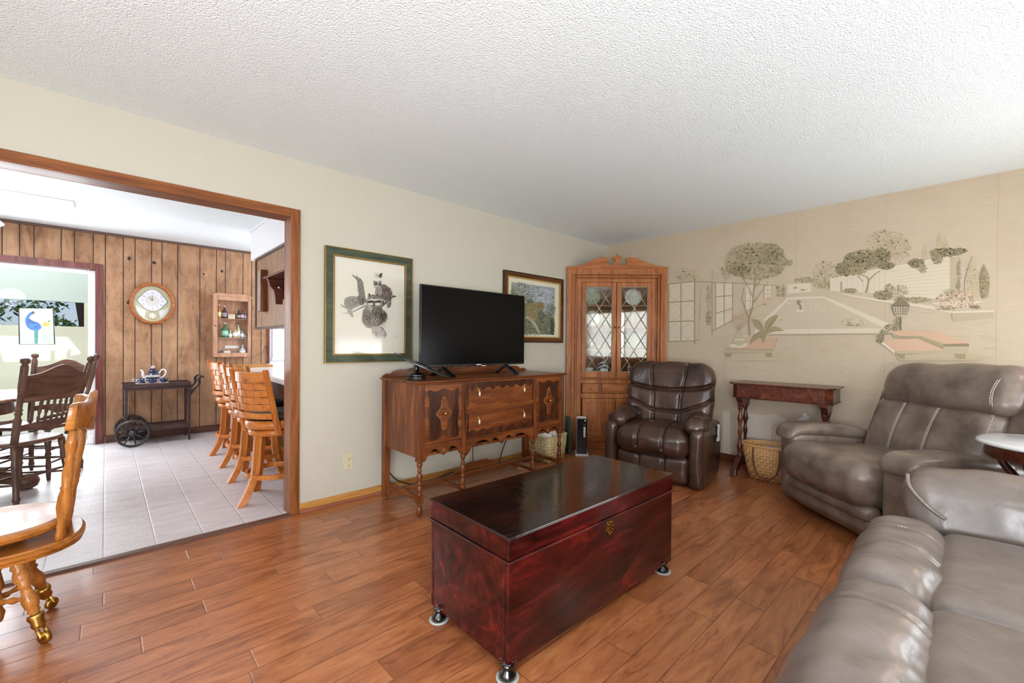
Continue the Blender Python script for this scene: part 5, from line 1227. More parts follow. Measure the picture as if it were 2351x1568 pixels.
# ------------------------------------------------------------ bar stools
M_hon = wood('honey_maple', hx(158, 84, 28), hx(198, 116, 48), hx(216, 140, 70), 'z', .3, .4)
M_honx = wood('honey_maple_horizontal', hx(158, 84, 28), hx(200, 118, 50), hx(218, 142, 72), 'y', .3, .4)
M_blk = leather('black_leather', hx(20, 20, 22), hx(34, 34, 38), .4, .2, .001)
def arc_board(mb, r, a0, a1, z0, z1, t, n=14, cx=0, cy=0):
    vs = []; fs = []
    for i in range(n+1):
        a = a0+(a1-a0)*i/n
        for rr_ in (r, r+t):
            for z in (z0, z1): vs.append((cx+rr_*cos(a), cy+rr_*sin(a), z))
    for i in range(n):
        b = i*4; fs += [(b, b+4, b+5, b+1), (b+2, b+3, b+7, b+6), (b+1, b+5, b+7, b+3), (b, b+2, b+6, b+4)]
    fs += [(0, 1, 3, 2), (n*4, n*4+2, n*4+3, n*4+1)]
    return mb.add(vs, fs, False)
def make_stool(label, loc, rz, seat_rz):
    t = thing('bar_stool', label, 'stool', loc, rz, 'honey wood swivel stools along the kitchen counter')
    for ang, fl_ in ((205, 1), (295, 1), (25, 0), (115, 0)):
        ca, sa = cos(radians(ang)), sin(radians(ang)); m = MB(); pts = [(r*ca, r*sa, z) for r, z in catmull([(.150, .52), (.160, .38), (.175, .22), (.195+.025*fl_, .10), (.215+.07*fl_, 0)], 4)]
        vs = []; fs = []
        for i, (x, y, z) in enumerate(pts):
            w_ = .024+.001*(i/len(pts)); vs += [(x-w_, y-w_, z), (x+w_, y-w_, z), (x+w_, y+w_, z), (x-w_, y+w_, z)]
        for i in range(len(pts)-1):
            for k in range(4): fs.append((i*4+k, (i+1)*4+k, (i+1)*4+(k+1) % 4, i*4+(k+1) % 4))
        fs += [(0, 1, 2, 3), tuple(len(vs)-4+k for k in (3, 2, 1, 0))]
        part('leg', m.add(vs, fs), M_hon, t, .004)
    part('foot_ring', arc_board(MB(), .185, 0, 2*pi, .17, .205, .022, 40), M_honx, t, .003)
    part('swivel_base', MB().lathe([(.175, .485), (.185, .49), (.185, .525), (.17, .53)], 36), M_honx, t)
    S_ = Rz(seat_rz)
    m = MB(); m.T = S_; m.lathe([(.165, .535), (.20, .54), (.208, .56), (.205, .598), (.19, .602)], 40); part('seat_ring', m, M_honx, t)
    part('seat_pad', MB().lathe([(.185, .60), (.192, .625), (.18, .652), (.12, .664), (0, .668)], 40), M_blk, t, label='black leather seat pad')
    R0, cxx = .42, .22                                           # back arc centred ahead of the seat
    A0, A1 = pi-.47, pi+.47
    bk = []
    m = MB(); m.T = S_ @ Tr(0, 0, .6) @ Ry(radians(-5)) @ Tr(0, 0, -.6)
    arc_board(m, R0, A0, A1, .905, .985, .022, 12, cxx); part('top_rail', m, M_honx, t, .005)
    for k in range(4):
        m = MB(); m.T = S_ @ Tr(0, 0, .6) @ Ry(radians(-5)) @ Tr(0, 0, -.6); z = .876-.0515*k
        for j in range(6):
            a = A0+(A1-A0)*j/6; b = A0+(A1-A0)*(j+1)/6; arc_board(m, R0+(.0045 if (j+k) % 2 else 0), a, b, z-.022, z+.025, .010, 3, cxx)
        part('woven_slat', m, M_honx, t)
    m = MB(); m.T = S_ @ Tr(0, 0, .6) @ Ry(radians(-5)) @ Tr(0, 0, -.6); arc_board(m, R0, A0, A1, .640, .682, .02, 12, cxx); part('bottom_rail', m, M_honx, t, .004)
    for a in (A0, A1):
        m = MB(); m.T = S_; x, y = cxx+(R0+.01)*cos(a), (R0+.01)*sin(a)
        m.add([(x+.03-w1, y-.017, z) for w1, z in ((.0, .50),)]+[(x+.065, y-.017, .50), (x+.065, y+.017, .50), (x+.03, y+.017, .50), (x-.075, y-.015, .985), (x-.045, y-.015, .985), (x-.045, y+.015, .985), (x-.075, y+.015, .985)],
              [(0, 3, 2, 1), (4, 5, 6, 7), (0, 1, 5, 4), (1, 2, 6, 5), (2, 3, 7, 6), (3, 0, 4, 7)])
        part('back_post', m, M_hon, t, .004)
    return t
make_stool('honey wood swivel bar stool nearest the doorway casing', (.965, 3.70, 0), 0, radians(21))
make_stool('honey wood bar stool directly behind the one at the doorway casing', (1.02, 4.37, 0), 0, radians(14))
make_stool('honey wood bar stool third away from the doorway casing', (1.05, 4.93, 0), 0, radians(4))
make_stool('honey wood bar stool farthest along the counter, nearest the panelled wall', (1.06, 5.52, 0), 0, radians(6))

# ------------------------------------------------------------ peninsula, cabinets, soffit
M_ctr = plain('white_laminate_counter', hx(232, 230, 232), .25, coat=.3)
M_dkcab = wood('dark_walnut_cabinet', hx(60, 42, 32), hx(88, 64, 50), hx(106, 80, 62), 'z', .5, .2)
M_cab = wood('brown_cabinet_side', hx(120, 90, 66), hx(152, 118, 90), hx(168, 134, 106), 'z', .5, .15)
ct_ = MB(); ct_.prism([(1.02, 3.42), (1.75, 3.42), (1.75, KY-.005), (1.12, KY-.005), (1.12, 6.2), (1.08, 4.9)], .045, Tr(0, 0, .838))
tag(part('kitchen_countertop', ct_, M_ctr, None, .008), 'white laminate breakfast countertop running behind the bar stools', 'countertop')
pc2 = thing('peninsula_cabinet', 'dark brown cabinet base under the white breakfast counter', 'cabinet', (1.38, 3.45, 0))
part('body', MB().box(0, 0, .08, .36, 2.7, .836), M_dkcab, pc2, .004); part('toe_kick', MB().box(.04, .02, 0, .36, 2.7, .08), M_black, pc2)
we = thing('white_end_cabinet', 'white painted cabinet at the far end of the counter by the panelled wall', 'cabinet', (1.14, 6.24, 0))
part('body', MB().box(0, 0, 0, .60, .63, .836), M_white, we, .006)
part('door', MB().box(.04, -.012, .06, .56, -.001, .80), M_white, we, .006)
tag(part('wooden_tray', MB().box(-.19, -.13, 0, .19, .13, .014).box(-.19, -.13, .014, .19, -.12, .03).box(-.19, .12, .014, .19, .13, .03), M_base), 'pale wooden tray on the far end of the white countertop', 'tray', loc=(1.30, 5.98, .883))
sof = struct('wall_kitchen_soffit', MB().box(1.187, WA+.11, 2.10, 1.9, 5.56, CZ), M_white)
struct('trim_9', MB().box(1.172, WA+.12, CZ-.03, 1.187, 5.575, CZ).box(1.172, 5.56, CZ-.03, 1.9, 5.575, CZ), M_white, .006)
hc = thing('hanging_cabinet', 'brown wooden wall cabinet hanging from the soffit above the counter', 'cabinet', (1.215, WA+.13, 1.335))
part('side_panel', MB().box(0, 0, 0, .02, 2.12, .763), M_cab, hc, .003)
part('body', MB().box(.02, .0, .0, .62, 2.12, .763), M_cab, hc, .003)
part('edge_strip', MB().box(-.012, .0, -.012, .02, 2.13, .012).box(-.012, .0, .745, .02, 2.13, .762).box(-.012, 2.10, .012, .0, 2.13, .745), M_dkcab, hc, .003)
ph = thing('hanging_rack', 'narrow dark wooden rack hanging on the far end of the brown wall cabinet', 'rack', (1.214, 4.98, 1.50))
part('box', MB().box(-.06, 0, 0, 0, .10, .43), M_walz, ph, .004)
part('carved_front', MB().box(-.066, .006, .01, -.060, .094, .42), plain('pale_carved_wood', hx(150, 132, 126), .6, var=.5), ph)
ps = thing('peg_shelf', 'dark wooden shelf with white tipped pegs mounted on the brown cabinet', 'shelf', (1.214, 3.34, 1.605))
part('board', MB().box(-.16, 0, .16, 0, 1.14, .178), M_mah, ps, .003)
part('back_board', MB().box(-.016, .02, -.02, 0, 1.12, .16), M_mah, ps, .003)
for yy in (.12, 1.06): part('bracket', MB().prism([(-.15, .16), (-.13, .10), (-.10, .06), (-.085, .0), (-.08, -.07), (-.02, -.07), (-.016, .16)], .025, Tr(0, yy, 0) @ Rx(pi/2)), M_mah, ps, .003)
for yy in (.25, .48, .70, .90):
    g = part('peg', MB().turned((-.016, yy, .04), (-.085, yy, .065), [(0, .007), (.7, .006), (.85, .010), (1, .006)], 10), M_mah, ps)
    part('peg_tip', MB().lathe([(.005, 0), (.009, .006), (.005, .012)], 10, (-.09, yy, .062)), M_white, g)
# bright kitchen window beyond the counter
struct('window_3', MB().box(1.74, KY-.03, .95, 1.80, KY, 1.95).box(2.5, KY-.03, .95, 2.56, KY, 1.95).box(1.72, KY-.06, .93, 2.58, KY, .95).box(1.74, KY-.03, 1.9, 2.56, KY, 1.96), M_white, .003)
part('pane', MB().box(1.80, KY-.006, .95, 2.5, KY-.002, 1.9), plain('bright_window_pane', hx(232, 236, 248), .2, emit=1.6, var=0), bpy.data.objects['window_3'])

# ------------------------------------------------------------ clock
ck = thing('wall_clock', 'round oak wall clock with ornate white dial and gold pendulum flower on the panelled wall', 'clock', (.415, KY, 1.645))
RX_, RZ_ = .213, .253
def ellipse_ring(a, b, prof, n=56):
    """profile (inset, y) swept round an ellipse in the xz plane"""
    vs = []; fs = []; m = len(prof)
    for i in range(n):
        t = 2*pi*i/n
        for ins, y in prof: vs.append(((a-ins)*cos(t), y, (b-ins)*sin(t)))
    for i in range(n):
        for j in range(m-1): fs.append((i*m+j, i*m+j+1, ((i+1) % n)*m+j+1, ((i+1) % n)*m+j))
    return MB().add(vs, fs, True)
part('case', ellipse_ring(RX_, RZ_, [(0, 0), (-.004, -.03), (.0, -.055), (.02, -.062), (.03, -.058), (.036, -.045), (.037, -.01)]), M_oak, ck)
def disc(a, b, y, cz=0, n=48, cx=0): return MB().add([(cx+a*cos(2*pi*i/n), y, cz+b*sin(2*pi*i/n)) for i in range(n)]+[(cx, y, cz)], [((i+1) % n, i, n) for i in range(n)], False)
M_ivy = plain('ivory_gold_backplate', hx(196, 192, 158), .35, var=.12)
part('backplate', disc(RX_-.034, RZ_-.034, -.012), M_ivy, ck)
M_dial = plain('white_dial', hx(224, 224, 240), .4, var=.01)
dl = MB(); pts = []
for i in range(96):
    t = 2*pi*i/96; k = 1+.22*max(0, abs(cos(t)))**24+.12*max(0, sin(t))**6
    pts.append((.114*k*cos(t), .124*k*sin(t)))
dl.prism(pts, .006, Tr(0, -.013, .035) @ Rx(pi/2)); dial = part('dial', dl, M_dial, ck)
part('dial_edge', MB().tube([(x, -.02, z+.035) for x, z in pts], .0022, 5, True), plain('dark_gold_edge', hx(120, 104, 70), .3, metal=.5), dial)
part('dial_centre', disc(.067, .067, -.0215, .035), plain('warm_dial_centre', hx(206, 202, 192), .5, var=.02), dial)
M_num = plain('grey_blue_numerals', hx(120, 124, 160), .5)
for i in range(1, 13):
    a = pi/2-i*pi/6
    text_part('numeral', str(i), .030, M_num, dial, Tr(.094*cos(a), -.0222, .035+.094*sin(a)) @ Rx(pi/2), .0003)
M_hand = plain('grey_hand', hx(110, 104, 96), .4)
for ang, ln, w_ in ((122, .058, .0035), (90, .075, .0025)):
    a = radians(ang); part('hand', MB().tube([(0, -.026, .035), (ln*cos(a), -.026, .035+ln*sin(a))], [w_, w_*.4], 6), M_hand, ck)
M_fl = plain('white_enamel_flower', hx(236, 236, 226), .4)
fl_ = MB()
for k in range(8):
    a = k*pi/4; fl_.add([(.0, -.022, -.145)]+[(.0+cos(a+da)*r, -.022, -.145+sin(a+da)*r) for da, r in ((-.35, .018), (-.12, .038), (.12, .038), (.35, .018))], [(0, 4, 3, 2, 1)])
part('flower', fl_, M_fl, ck, label='white flower ornament'); part('flower_ring', MB().tube([(.047*cos(t), -.02, -.145+.047*sin(t)) for t in [i*pi/16 for i in range(32)]], .003, 6, True), M_gold2, ck)
for s in (-1, 1):
    w2 = MB(); w2.add([(s*.06, -.02, -.085), (s*.125, -.02, -.06), (s*.155, -.02, -.03), (s*.15, -.02, -.09), (s*.115, -.02, -.15), (s*.075, -.02, -.185)], [(0, 1, 2, 3, 4, 5) if s < 0 else (5, 4, 3, 2, 1, 0)]); part('wing_plate', w2, plain('pearl_wing_plate', hx(214, 216, 206), .35), ck)
part('crystal', disc(RX_-.034, RZ_-.034, -.05), M_pglass, ck)

# ------------------------------------------------------------ miniature bottle cabinet
M_pine = wood('knotty_pine', hx(150, 104, 78), hx(184, 138, 108), hx(204, 162, 132), 'z', .45, .2)
bc = thing('bottle_cabinet', 'small pine wall cabinet with glass door holding miniature bottles', 'cabinet', (1.015, KY-.001, .985))
BW, BH, BD = .435, .80, .10
part('case', MB().box(0, -.012, 0, BW, 0, BH).box(0, -BD, 0, .018, -.012, BH).box(BW-.018, -BD, 0, BW, -.012, BH).box(.018, -BD, 0, BW-.018, -.012, .018).box(.018, -BD, BH-.018, BW-.018, -.012, BH), M_pine, bc, .003)
crn = [(-.012, BH), (-.012, BH+.01), (.02, BH+.035), (.06, BH+.045), (BW-.06, BH+.045), (BW-.02, BH+.035), (BW+.012, BH+.01), (BW+.012, BH)]
part('crown', MB().prism(crn, BD+.012, Tr(0, 0.0, 0) @ Rx(pi/2)), M_pine, bc, .004)
dr_ = MB(); s = .05; dr_.box(0, -BD-.018, 0, s, -BD-.001, BH).box(BW-s+.01, -BD-.018, 0, BW, -BD-.001, BH).box(s, -BD-.018, 0, BW-s+.01, -BD-.001, .055).box(s, -BD-.018, BH-.05, BW-s+.01, -BD-.001, BH)
bdoor = part('door', dr_, M_pine, bc, .004)
part('pane', MB().box(s, -BD-.010, .055, BW-s+.01, -BD-.007, BH-.05), M_pglass, bdoor)
part('latch', MB().lathe([(.006, 0), (.008, .01), (0, .014)], 10, T=Tr(.026, -BD-.018, .41) @ Rx(pi/2)), M_walz, bdoor)
for z in (.255, .51): part('shelf', MB().box(.02, -BD+.006, z-.008, BW-.02, -.013, z), M_pine, bc)
part('name_plate', MB().box(.15, -.016, .115, .31, -.012, .15), M_cer, bc)
def mini(x, z, h, r, col, lab, cap=(40, 34, 30), gx='glass', y=-.055, cat='bottle'):
    r *= 1.22; h *= 1.08
    m, nm = MB().lathe([(r*.9, 0), (r, .006), (r, h*.55), (r*.4, h*.72), (r*.32, h*.92)], 14), 'miniature_bottle'
    t = thing(nm, lab, cat, (1.015+x, KY+y, .985+z+.001), 0, 'miniature bottles in the pine cabinet')
    part('glass_body', m, plain(nm+'_glass', hx(*col), .2, coat=.3, var=.2), t)
    part('cap', MB().lathe([(r*.42, h*.90), (r*.42, h), (r*.2, h+.002)], 12), plain('cap', hx(*cap), .4), t)
    part('paper_label', MB().lathe([(r*1.03, h*.14), (r*1.03, h*.46)], 14), plain('paper_label', hx(*[min(255, c+110) for c in col]), .6), t)
# top shelf
mini(.075, .511, .17, .021, (196, 120, 52), 'orange labelled miniature bottle at the left end of the top shelf', (226, 216, 200))
mini(.135, .511, .155, .023, (40, 36, 50), 'dark miniature bottle with pale blue label on the top shelf', (214, 206, 200))
mini(.30, .511, .11, .02, (46, 44, 42), 'short dark bottle with white label on the top shelf, right of the box', (60, 50, 46))
mini(.345, .511, .12, .019, (120, 92, 100), 'red capped miniature bottle near the right end of the top shelf', (150, 50, 60))
mini(.382, .511, .10, .015, (190, 184, 196), 'small pale bottle at the right end of the top shelf', (230, 226, 226), y=-.04)
o = thing('small_gift_box', 'small cream box with pink lid lying in the middle of the top shelf', 'box', (1.015+.215, KY-.05, .985+.511)); part('box_body', MB().box(-.04, -.02, 0, .04, .02, .05), M_ivory, o, .002); part('box_lid', MB().box(-.042, -.022, .05, .042, .022, .066), plain('pink_lid', hx(204, 164, 146), .5), o, .002)
# middle shelf
mini(.14, .256, .185, .033, (44, 106, 74), 'green champagne style miniature bottle on the middle shelf', (214, 182, 172))
mini(.205, .256, .09, .018, (206, 204, 210), 'white miniature bottle beside the green one on the middle shelf', (220, 214, 214))
mini(.255, .256, .14, .021, (190, 160, 120), 'amber miniature bottle in the centre of the middle shelf', (200, 170, 140), y=-.07)
mini(.30, .256, .19, .02, (200, 196, 150), 'tallest pale yellow miniature bottle on the middle shelf', (40, 40, 44), y=-.035)
mini(.345, .256, .11, .018, (170, 168, 180), 'grey miniature bottle leaning toward the right of the middle shelf', (96, 96, 140))
mini(.378, .256, .07, .015, (160, 156, 156), 'tiny clear bottle at the right end of the middle shelf', (150, 150, 150), y=-.04)
# bottom
mini(.105, .019, .075, .018, (60, 60, 66), 'dark squat bottle at the left end of the bottom shelf', (190, 170, 150))
o = tag(part('white_card_box', MB().box(-.035, -.02, 0, .035, .02, .06), M_cer, None, .002), 'plain white card box on the bottom shelf of the pine cabinet', 'box', loc=(1.015+.165, KY-.055, .985+.019))
mini(.245, .019, .06, .018, (150, 116, 100), 'brown miniature bottle in the middle of the bottom shelf', (120, 80, 70))
mini(.29, .019, .065, .018, (110, 84, 96), 'purple brown miniature bottle right of the middle on the bottom shelf', (170, 130, 110))
mini(.35, .019, .13, .031, (196, 198, 206), 'round clear flask with pale stopper on the bottom shelf', (206, 186, 160))

# ------------------------------------------------------------ tea cart and tea set
M_cart = wood('dark_plum_stained_wood', hx(44, 28, 28), hx(68, 46, 44), hx(90, 64, 60), 'x', .4, .25)
tc_ = thing('tea_cart', 'dark wooden tea cart with two spoked wheels against the panelled wall', 'cart', (.13, 6.44, 0))
CWd, CDp = .62, .385
t_ = MB(); t_.box(0, 0, .655, CWd, .012, .70).box(0, CDp-.012, .655, CWd, CDp, .70).box(0, .012, .655, .012, CDp-.012, .70).box(CWd-.012, .012, .67, CWd, CDp-.012, .70).box(.012, .012, .675, CWd-.012, CDp-.012, .687)
part('tray_top', t_, M_cart, tc_, .003); part('top_rail', MB().box(.02, .01, .625, CWd-.02, .022, .655).box(.02, CDp-.022, .625, CWd-.02, CDp-.01, .655), M_cart, tc_, .002)
part('lower_shelf', MB().box(.03, .02, .175, CWd-.02, CDp-.02, .19).box(.03, .012, .155, CWd-.02, .02, .2).box(.03, CDp-.02, .155, CWd-.02, CDp-.012, .2), M_cart, tc_, .002)
for x, zb in ((.02, .13), (CWd-.03, 0)):
    for y in (.012, CDp-.042): part('leg', MB().add([(x-.0, y, .655), (x+.03, y, .655), (x+.03, y+.03, .655), (x, y+.03, .655), (x+.004, y+.004, zb), (x+.026, y+.004, zb), (x+.026, y+.026, zb), (x+.004, y+.026, zb)], [(0, 1, 2, 3), (4, 7, 6, 5), (0, 4, 5, 1), (1, 5, 6, 2), (2, 6, 7, 3), (3, 7, 4, 0)]), M_cart, tc_, .003)
M_wheel = plain('black_painted_wheel', hx(38, 34, 38), .35, coat=.3)
part('axle', MB().tube([(.09, -.03, .152), (.09, CDp+.03, .152)], .009, 8), M_wheel, tc_)
for y in (-.035, CDp+.03):
    m = MB(); n = 44
    prof = [(.152, -.010), (.152, .010), (.128, .012), (.126, 0), (.128, -.012)]
    vs = [(.09+r*cos(2*pi*i/n), y+d, .152+r*sin(2*pi*i/n)) for i in range(n) for r, d in prof]; k = len(prof)
    m.add(vs, [(i*k+j, i*k+(j+1) % k, ((i+1) % n)*k+(j+1) % k, ((i+1) % n)*k+j) for i in range(n) for j in range(k)], True)
    wh = part('wheel', m, M_wheel, tc_)
    for i in range(8):
        a = i*pi/4+.2; part('spoke', MB().tube([(.09+.025*cos(a), y, .152+.025*sin(a)), (.09+.13*cos(a), y, .152+.13*sin(a))], [.010, .007], 6), M_wheel, wh)
    part('hub', MB().lathe([(.030, -.018), (.034, -.008), (.034, .008), (.02, .02), (.012, .022)], 20, T=Tr(.09, y, .152) @ Rx(pi/2)), M_wheel, wh)
for y in (.02, CDp-.04): part('handle_arm', MB().prism([(CWd-.01, .60), (CWd+.02, .61), (CWd+.06, .645), (CWd+.075, .68), (CWd+.065, .715), (CWd+.075, .745), (CWd+.105, .765), (CWd+.14, .76), (CWd+.13, .745), (CWd+.105, .745), (CWd+.095, .725), (CWd+.10, .69), (CWd+.09, .655), (CWd+.06, .625), (CWd+.01, .55), (CWd, .53)][::-1], .02, Tr(0, y+.02, 0) @ Rx(pi/2)), M_wheel, tc_, .003)
part('handle_bar', MB().tube([(CWd+.118, .01, .757), (CWd+.118, CDp-.01, .757)], .010, 10), M_wheel, tc_)
M_cob = plain('cobalt_glaze', hx(18, 22, 66), .12, coat=.6); M_por = plain('white_porcelain', hx(232, 230, 236), .15, coat=.5)
zt = .6875
ts = MB().lathe([(.11, 0), (.15, .004), (.158, .012), (.15, .010), (.10, .006)], 40); ts.v = [Vector((p.x*1.0, p.y*.85, p.z)) for p in ts.v]
tag(part('porcelain_tray', ts, M_por), 'oval white porcelain tray under the tea set on the cart', 'tray', loc=(.40, 6.60, zt))
tp_ = thing('teapot', 'cobalt blue teapot with white spout and handle on the tea cart', 'teapot', (.405, 6.64, zt+.0105))
part('body', MB().lathe([(.035, 0), (.04, .01), (.062, .04), (.068, .07), (.058, .1), (.036, .125), (.034, .13)], 28), M_cob, tp_)
part('floral_band', MB().lathe([(.0635, .055), (.0695, .070), (.0635, .090)], 28), plain('floral_white_gold_band', hx(190, 180, 170), .3, var=.5), tp_)
ld_ = part('lid', MB().lathe([(.045, .126), (.044, .134), (.030, .155), (.012, .168)], 24), M_cob, tp_)
part('knob', MB().tube([(.012*cos(t), 0, .18+.011*sin(t)) for t in [i*pi/8 for i in range(16)]], .005, 8, True), M_por, ld_)
part('spout', MB().tube(catmull([(-.058, 0, .05), (-.085, 0, .075), (-.09, 0, .12), (-.10, 0, .145), (-.118, 0, .148)], 4), [.018]*4+[.013]*4+[.010]*4+[.007]*5, 10), M_por, tp_)
part('handle', MB().tube(catmull([(.055, 0, .10), (.08, 0, .145), (.105, 0, .15), (.12, 0, .12), (.11, 0, .08), (.075, 0, .055), (.06, 0, .05)], 4), .0075, 8), M_por, tp_)
def cup(label, x, y, a):
    t = thing('teacup', label, 'cup', (x, y, zt+.0105), a, 'cobalt teacups around the teapot')
    part('bowl', MB().lathe([(.02, 0), (.024, .004), (.034, .025), (.041, .05), (.038, .05), (.03, .02), (0, .008)], 22), M_cob, t)
    part('handle', MB().tube(catmull([(-.036, 0, .042), (-.056, 0, .044), (-.06, 0, .028), (-.048, 0, .014), (-.032, 0, .018)], 4), .004, 8), M_por, t)
cup('cobalt teacup at the left front of the teapot', .315, 6.58, .2)
cup('cobalt teacup with white handle in front of the teapot', .39, 6.535, .1)
cup('cobalt teacup at the right front of the teapot', .50, 6.555, 0)
cup('cobalt teacup at the left behind the front cup, below the spout', .285, 6.66, -.3)
# ------------------------------------------------------------ swivel chair at the left edge
M_gold_oak = wood('amber_oak', hx(132, 76, 26), hx(172, 106, 44), hx(196, 130, 64), 'z', .3, .45)
M_gold_oakx = wood('amber_oak_plank', hx(132, 76, 26), hx(172, 106, 44), hx(196, 130, 64), 'x', .22, .5)
sc = thing('swivel_chair', 'amber oak captain style swivel chair with brass casters at the left edge of the floor', 'chair', (-.325, 2.615, 0), radians(0))
legp2 = [(0, .010), (.03, .018), (.08, .024), (.12, .018), (.15, .026), (.19, .022), (.21, .028), (.30, .034), (.42, .022), (.48, .019), (.50, .030), (.53, .022), (.60, .034), (.68, .030), (.72, .022), (.76, .030), (.80, .024), (.88, .034), (.96, .030), (1, .024)]
for a in (45, 135, 225, 315):
    a = radians(a); d = Vector((cos(a), sin(a), 0))
    p1_, p0_ = d*.188+Vector((0, 0, .085)), d*.080+Vector((0, 0, .36))
    l = part('leg', MB().turned(p1_, p0_, legp2, 18, .74), M_gold_oak, sc)
    part('ferrule', MB().turned(d*.195+Vector((0, 0, .062)), d*.176+Vector((0, 0, .115)), [(0, .016), (.2, .022), (.5, .020), (.8, .026), (1, .024)], 14), M_brass, l, label='brass ferrule')
    cst = MB(); wc = d*.214+Vector((0, 0, .024)); sidev = Vector((-d.y, d.x, 0))
    cst.turned(wc-sidev*.009, wc+sidev*.009, [(0, .018), (.1, .0235), (.9, .0235), (1, .018)], 18)
    for s in (-1, 1): cst.tube([d*.195+Vector((0, 0, .066))+sidev*.013*s, wc+sidev*.013*s+Vector((0, 0, .01)), wc+sidev*.013*s], [.006, .007, .009], 7)
    part('caster', cst, M_brass, l, label='brass caster')
    part('stretcher', MB().turned(d*.03+Vector((0, 0, .155)), d*.148+Vector((0, 0, .175)), [(0, .007), (.15, .013), (.25, .008), (.5, .015), (.7, .008), (.85, .013), (1, .007)], 12), M_gold_oak, sc)
part('centre_post', MB().turned((0, 0, .06), (0, 0, .36), [(0, .012), (.05, .03), (.15, .036), (.24, .026), (.30, .036), (.38, .030), (.42, .024), (.5, .034), (.7, .024), (.78, .036), (.84, .024), (.92, .034), (1, .03)], 22), M_gold_oak, sc)
def dshape(rx, ry, x1, n=30, p=2.6):
    o = []
    for i in range(n):
        t = 2*pi*i/n; c, s_ = cos(t), sin(t); r = (abs(c)**p+abs(s_)**p)**(-1/p); x = rx*r*c
        o.append((x*(x1 if x < 0 else 1), ry*r*s_))
    return o
def moulded(mb, outline, zs):
    n = len(outline); vs = []; fs = []
    for k, z in zs: vs += [(x*k, y*k, z) for x, y in outline]
    for j in range(len(zs)-1):
        for i in range(n): fs.append((j*n+i, j*n+(i+1) % n, (j+1)*n+(i+1) % n, (j+1)*n+i))
    fs += [tuple(range(n))[::-1], tuple(range((len(zs)-1)*n, len(zs)*n))]
    return mb.add(vs, fs, False)
part('base_plank', moulded(MB(), dshape(.262, .235, 1.0, 48), [(.93, .352), (.975, .356), (.985, .364), (.97, .367), (1.0, .372), (1.0, .382), (.975, .386), (.985, .389), (.96, .396)]), M_gold_oakx, sc, label='moulded oak base plank')
part('swivel_plate', MB().lathe([(.09, .394), (.09, .41), (.07, .43)], 24), M_black, sc)
part('seat', moulded(MB(), dshape(.215, .22, 1.0, 48, 2.2), [(.90, .428), (.99, .434), (1.04, .442), (1.02, .446), (1.05, .451), (1.05, .458), (1.02, .466), (.94, .470), (.6, .464)]), M_gold_oakx, sc, label='round oak seat')
postp = [(0, .017), (.06, .019), (.10, .015), (.13, .018), (.16, .014), (.30, .026), (.40, .024), (.46, .018), (.48, .022), (.5, .017), (.62, .021), (.70, .014), (.74, .019), (.76, .014), (.86, .022), (1, .014)]
for y0, y1 in ((-.17, -.20), (.17, .20)):
    part('back_post', MB().turned((.192, y0*.9, .392), (.232, y1, .83), postp, 18, .85), M_gold_oak, sc)
for y0 in (-.085, 0, .085):
    part('back_spindle', MB().turned((.205, y0, .392), (.258, y0*1.1, .82), [(0, .010), (.2, .012), (.4, .009), (.5, .014), (.55, .008), (.8, .013), (1, .009)], 12), M_gold_oak, sc)
cr = MB(); n = 20; vs = []; fs = []
for i in range(n+1):
    u = -1+2*i/n; y = u*.225; x = .275-.055*u*u; zt_ = .955-.035*abs(u)**2+.012*cos(u*pi*2); zb_ = .815-.018*cos(u*pi)
    for dx, z in ((-.014, zb_), (.014, zb_), (.026, zt_), (.0, zt_)): vs.append((x+dx, y, z))
for i in range(n):
    for k in range(4): fs.append((i*4+k, i*4+(k+1) % 4, (i+1)*4+(k+1) % 4, (i+1)*4+k))
fs += [(0, 3, 2, 1), (n*4, n*4+1, n*4+2, n*4+3)]
part('crest_rail', cr.add(vs, fs, True), M_gold_oakx, sc, .004)

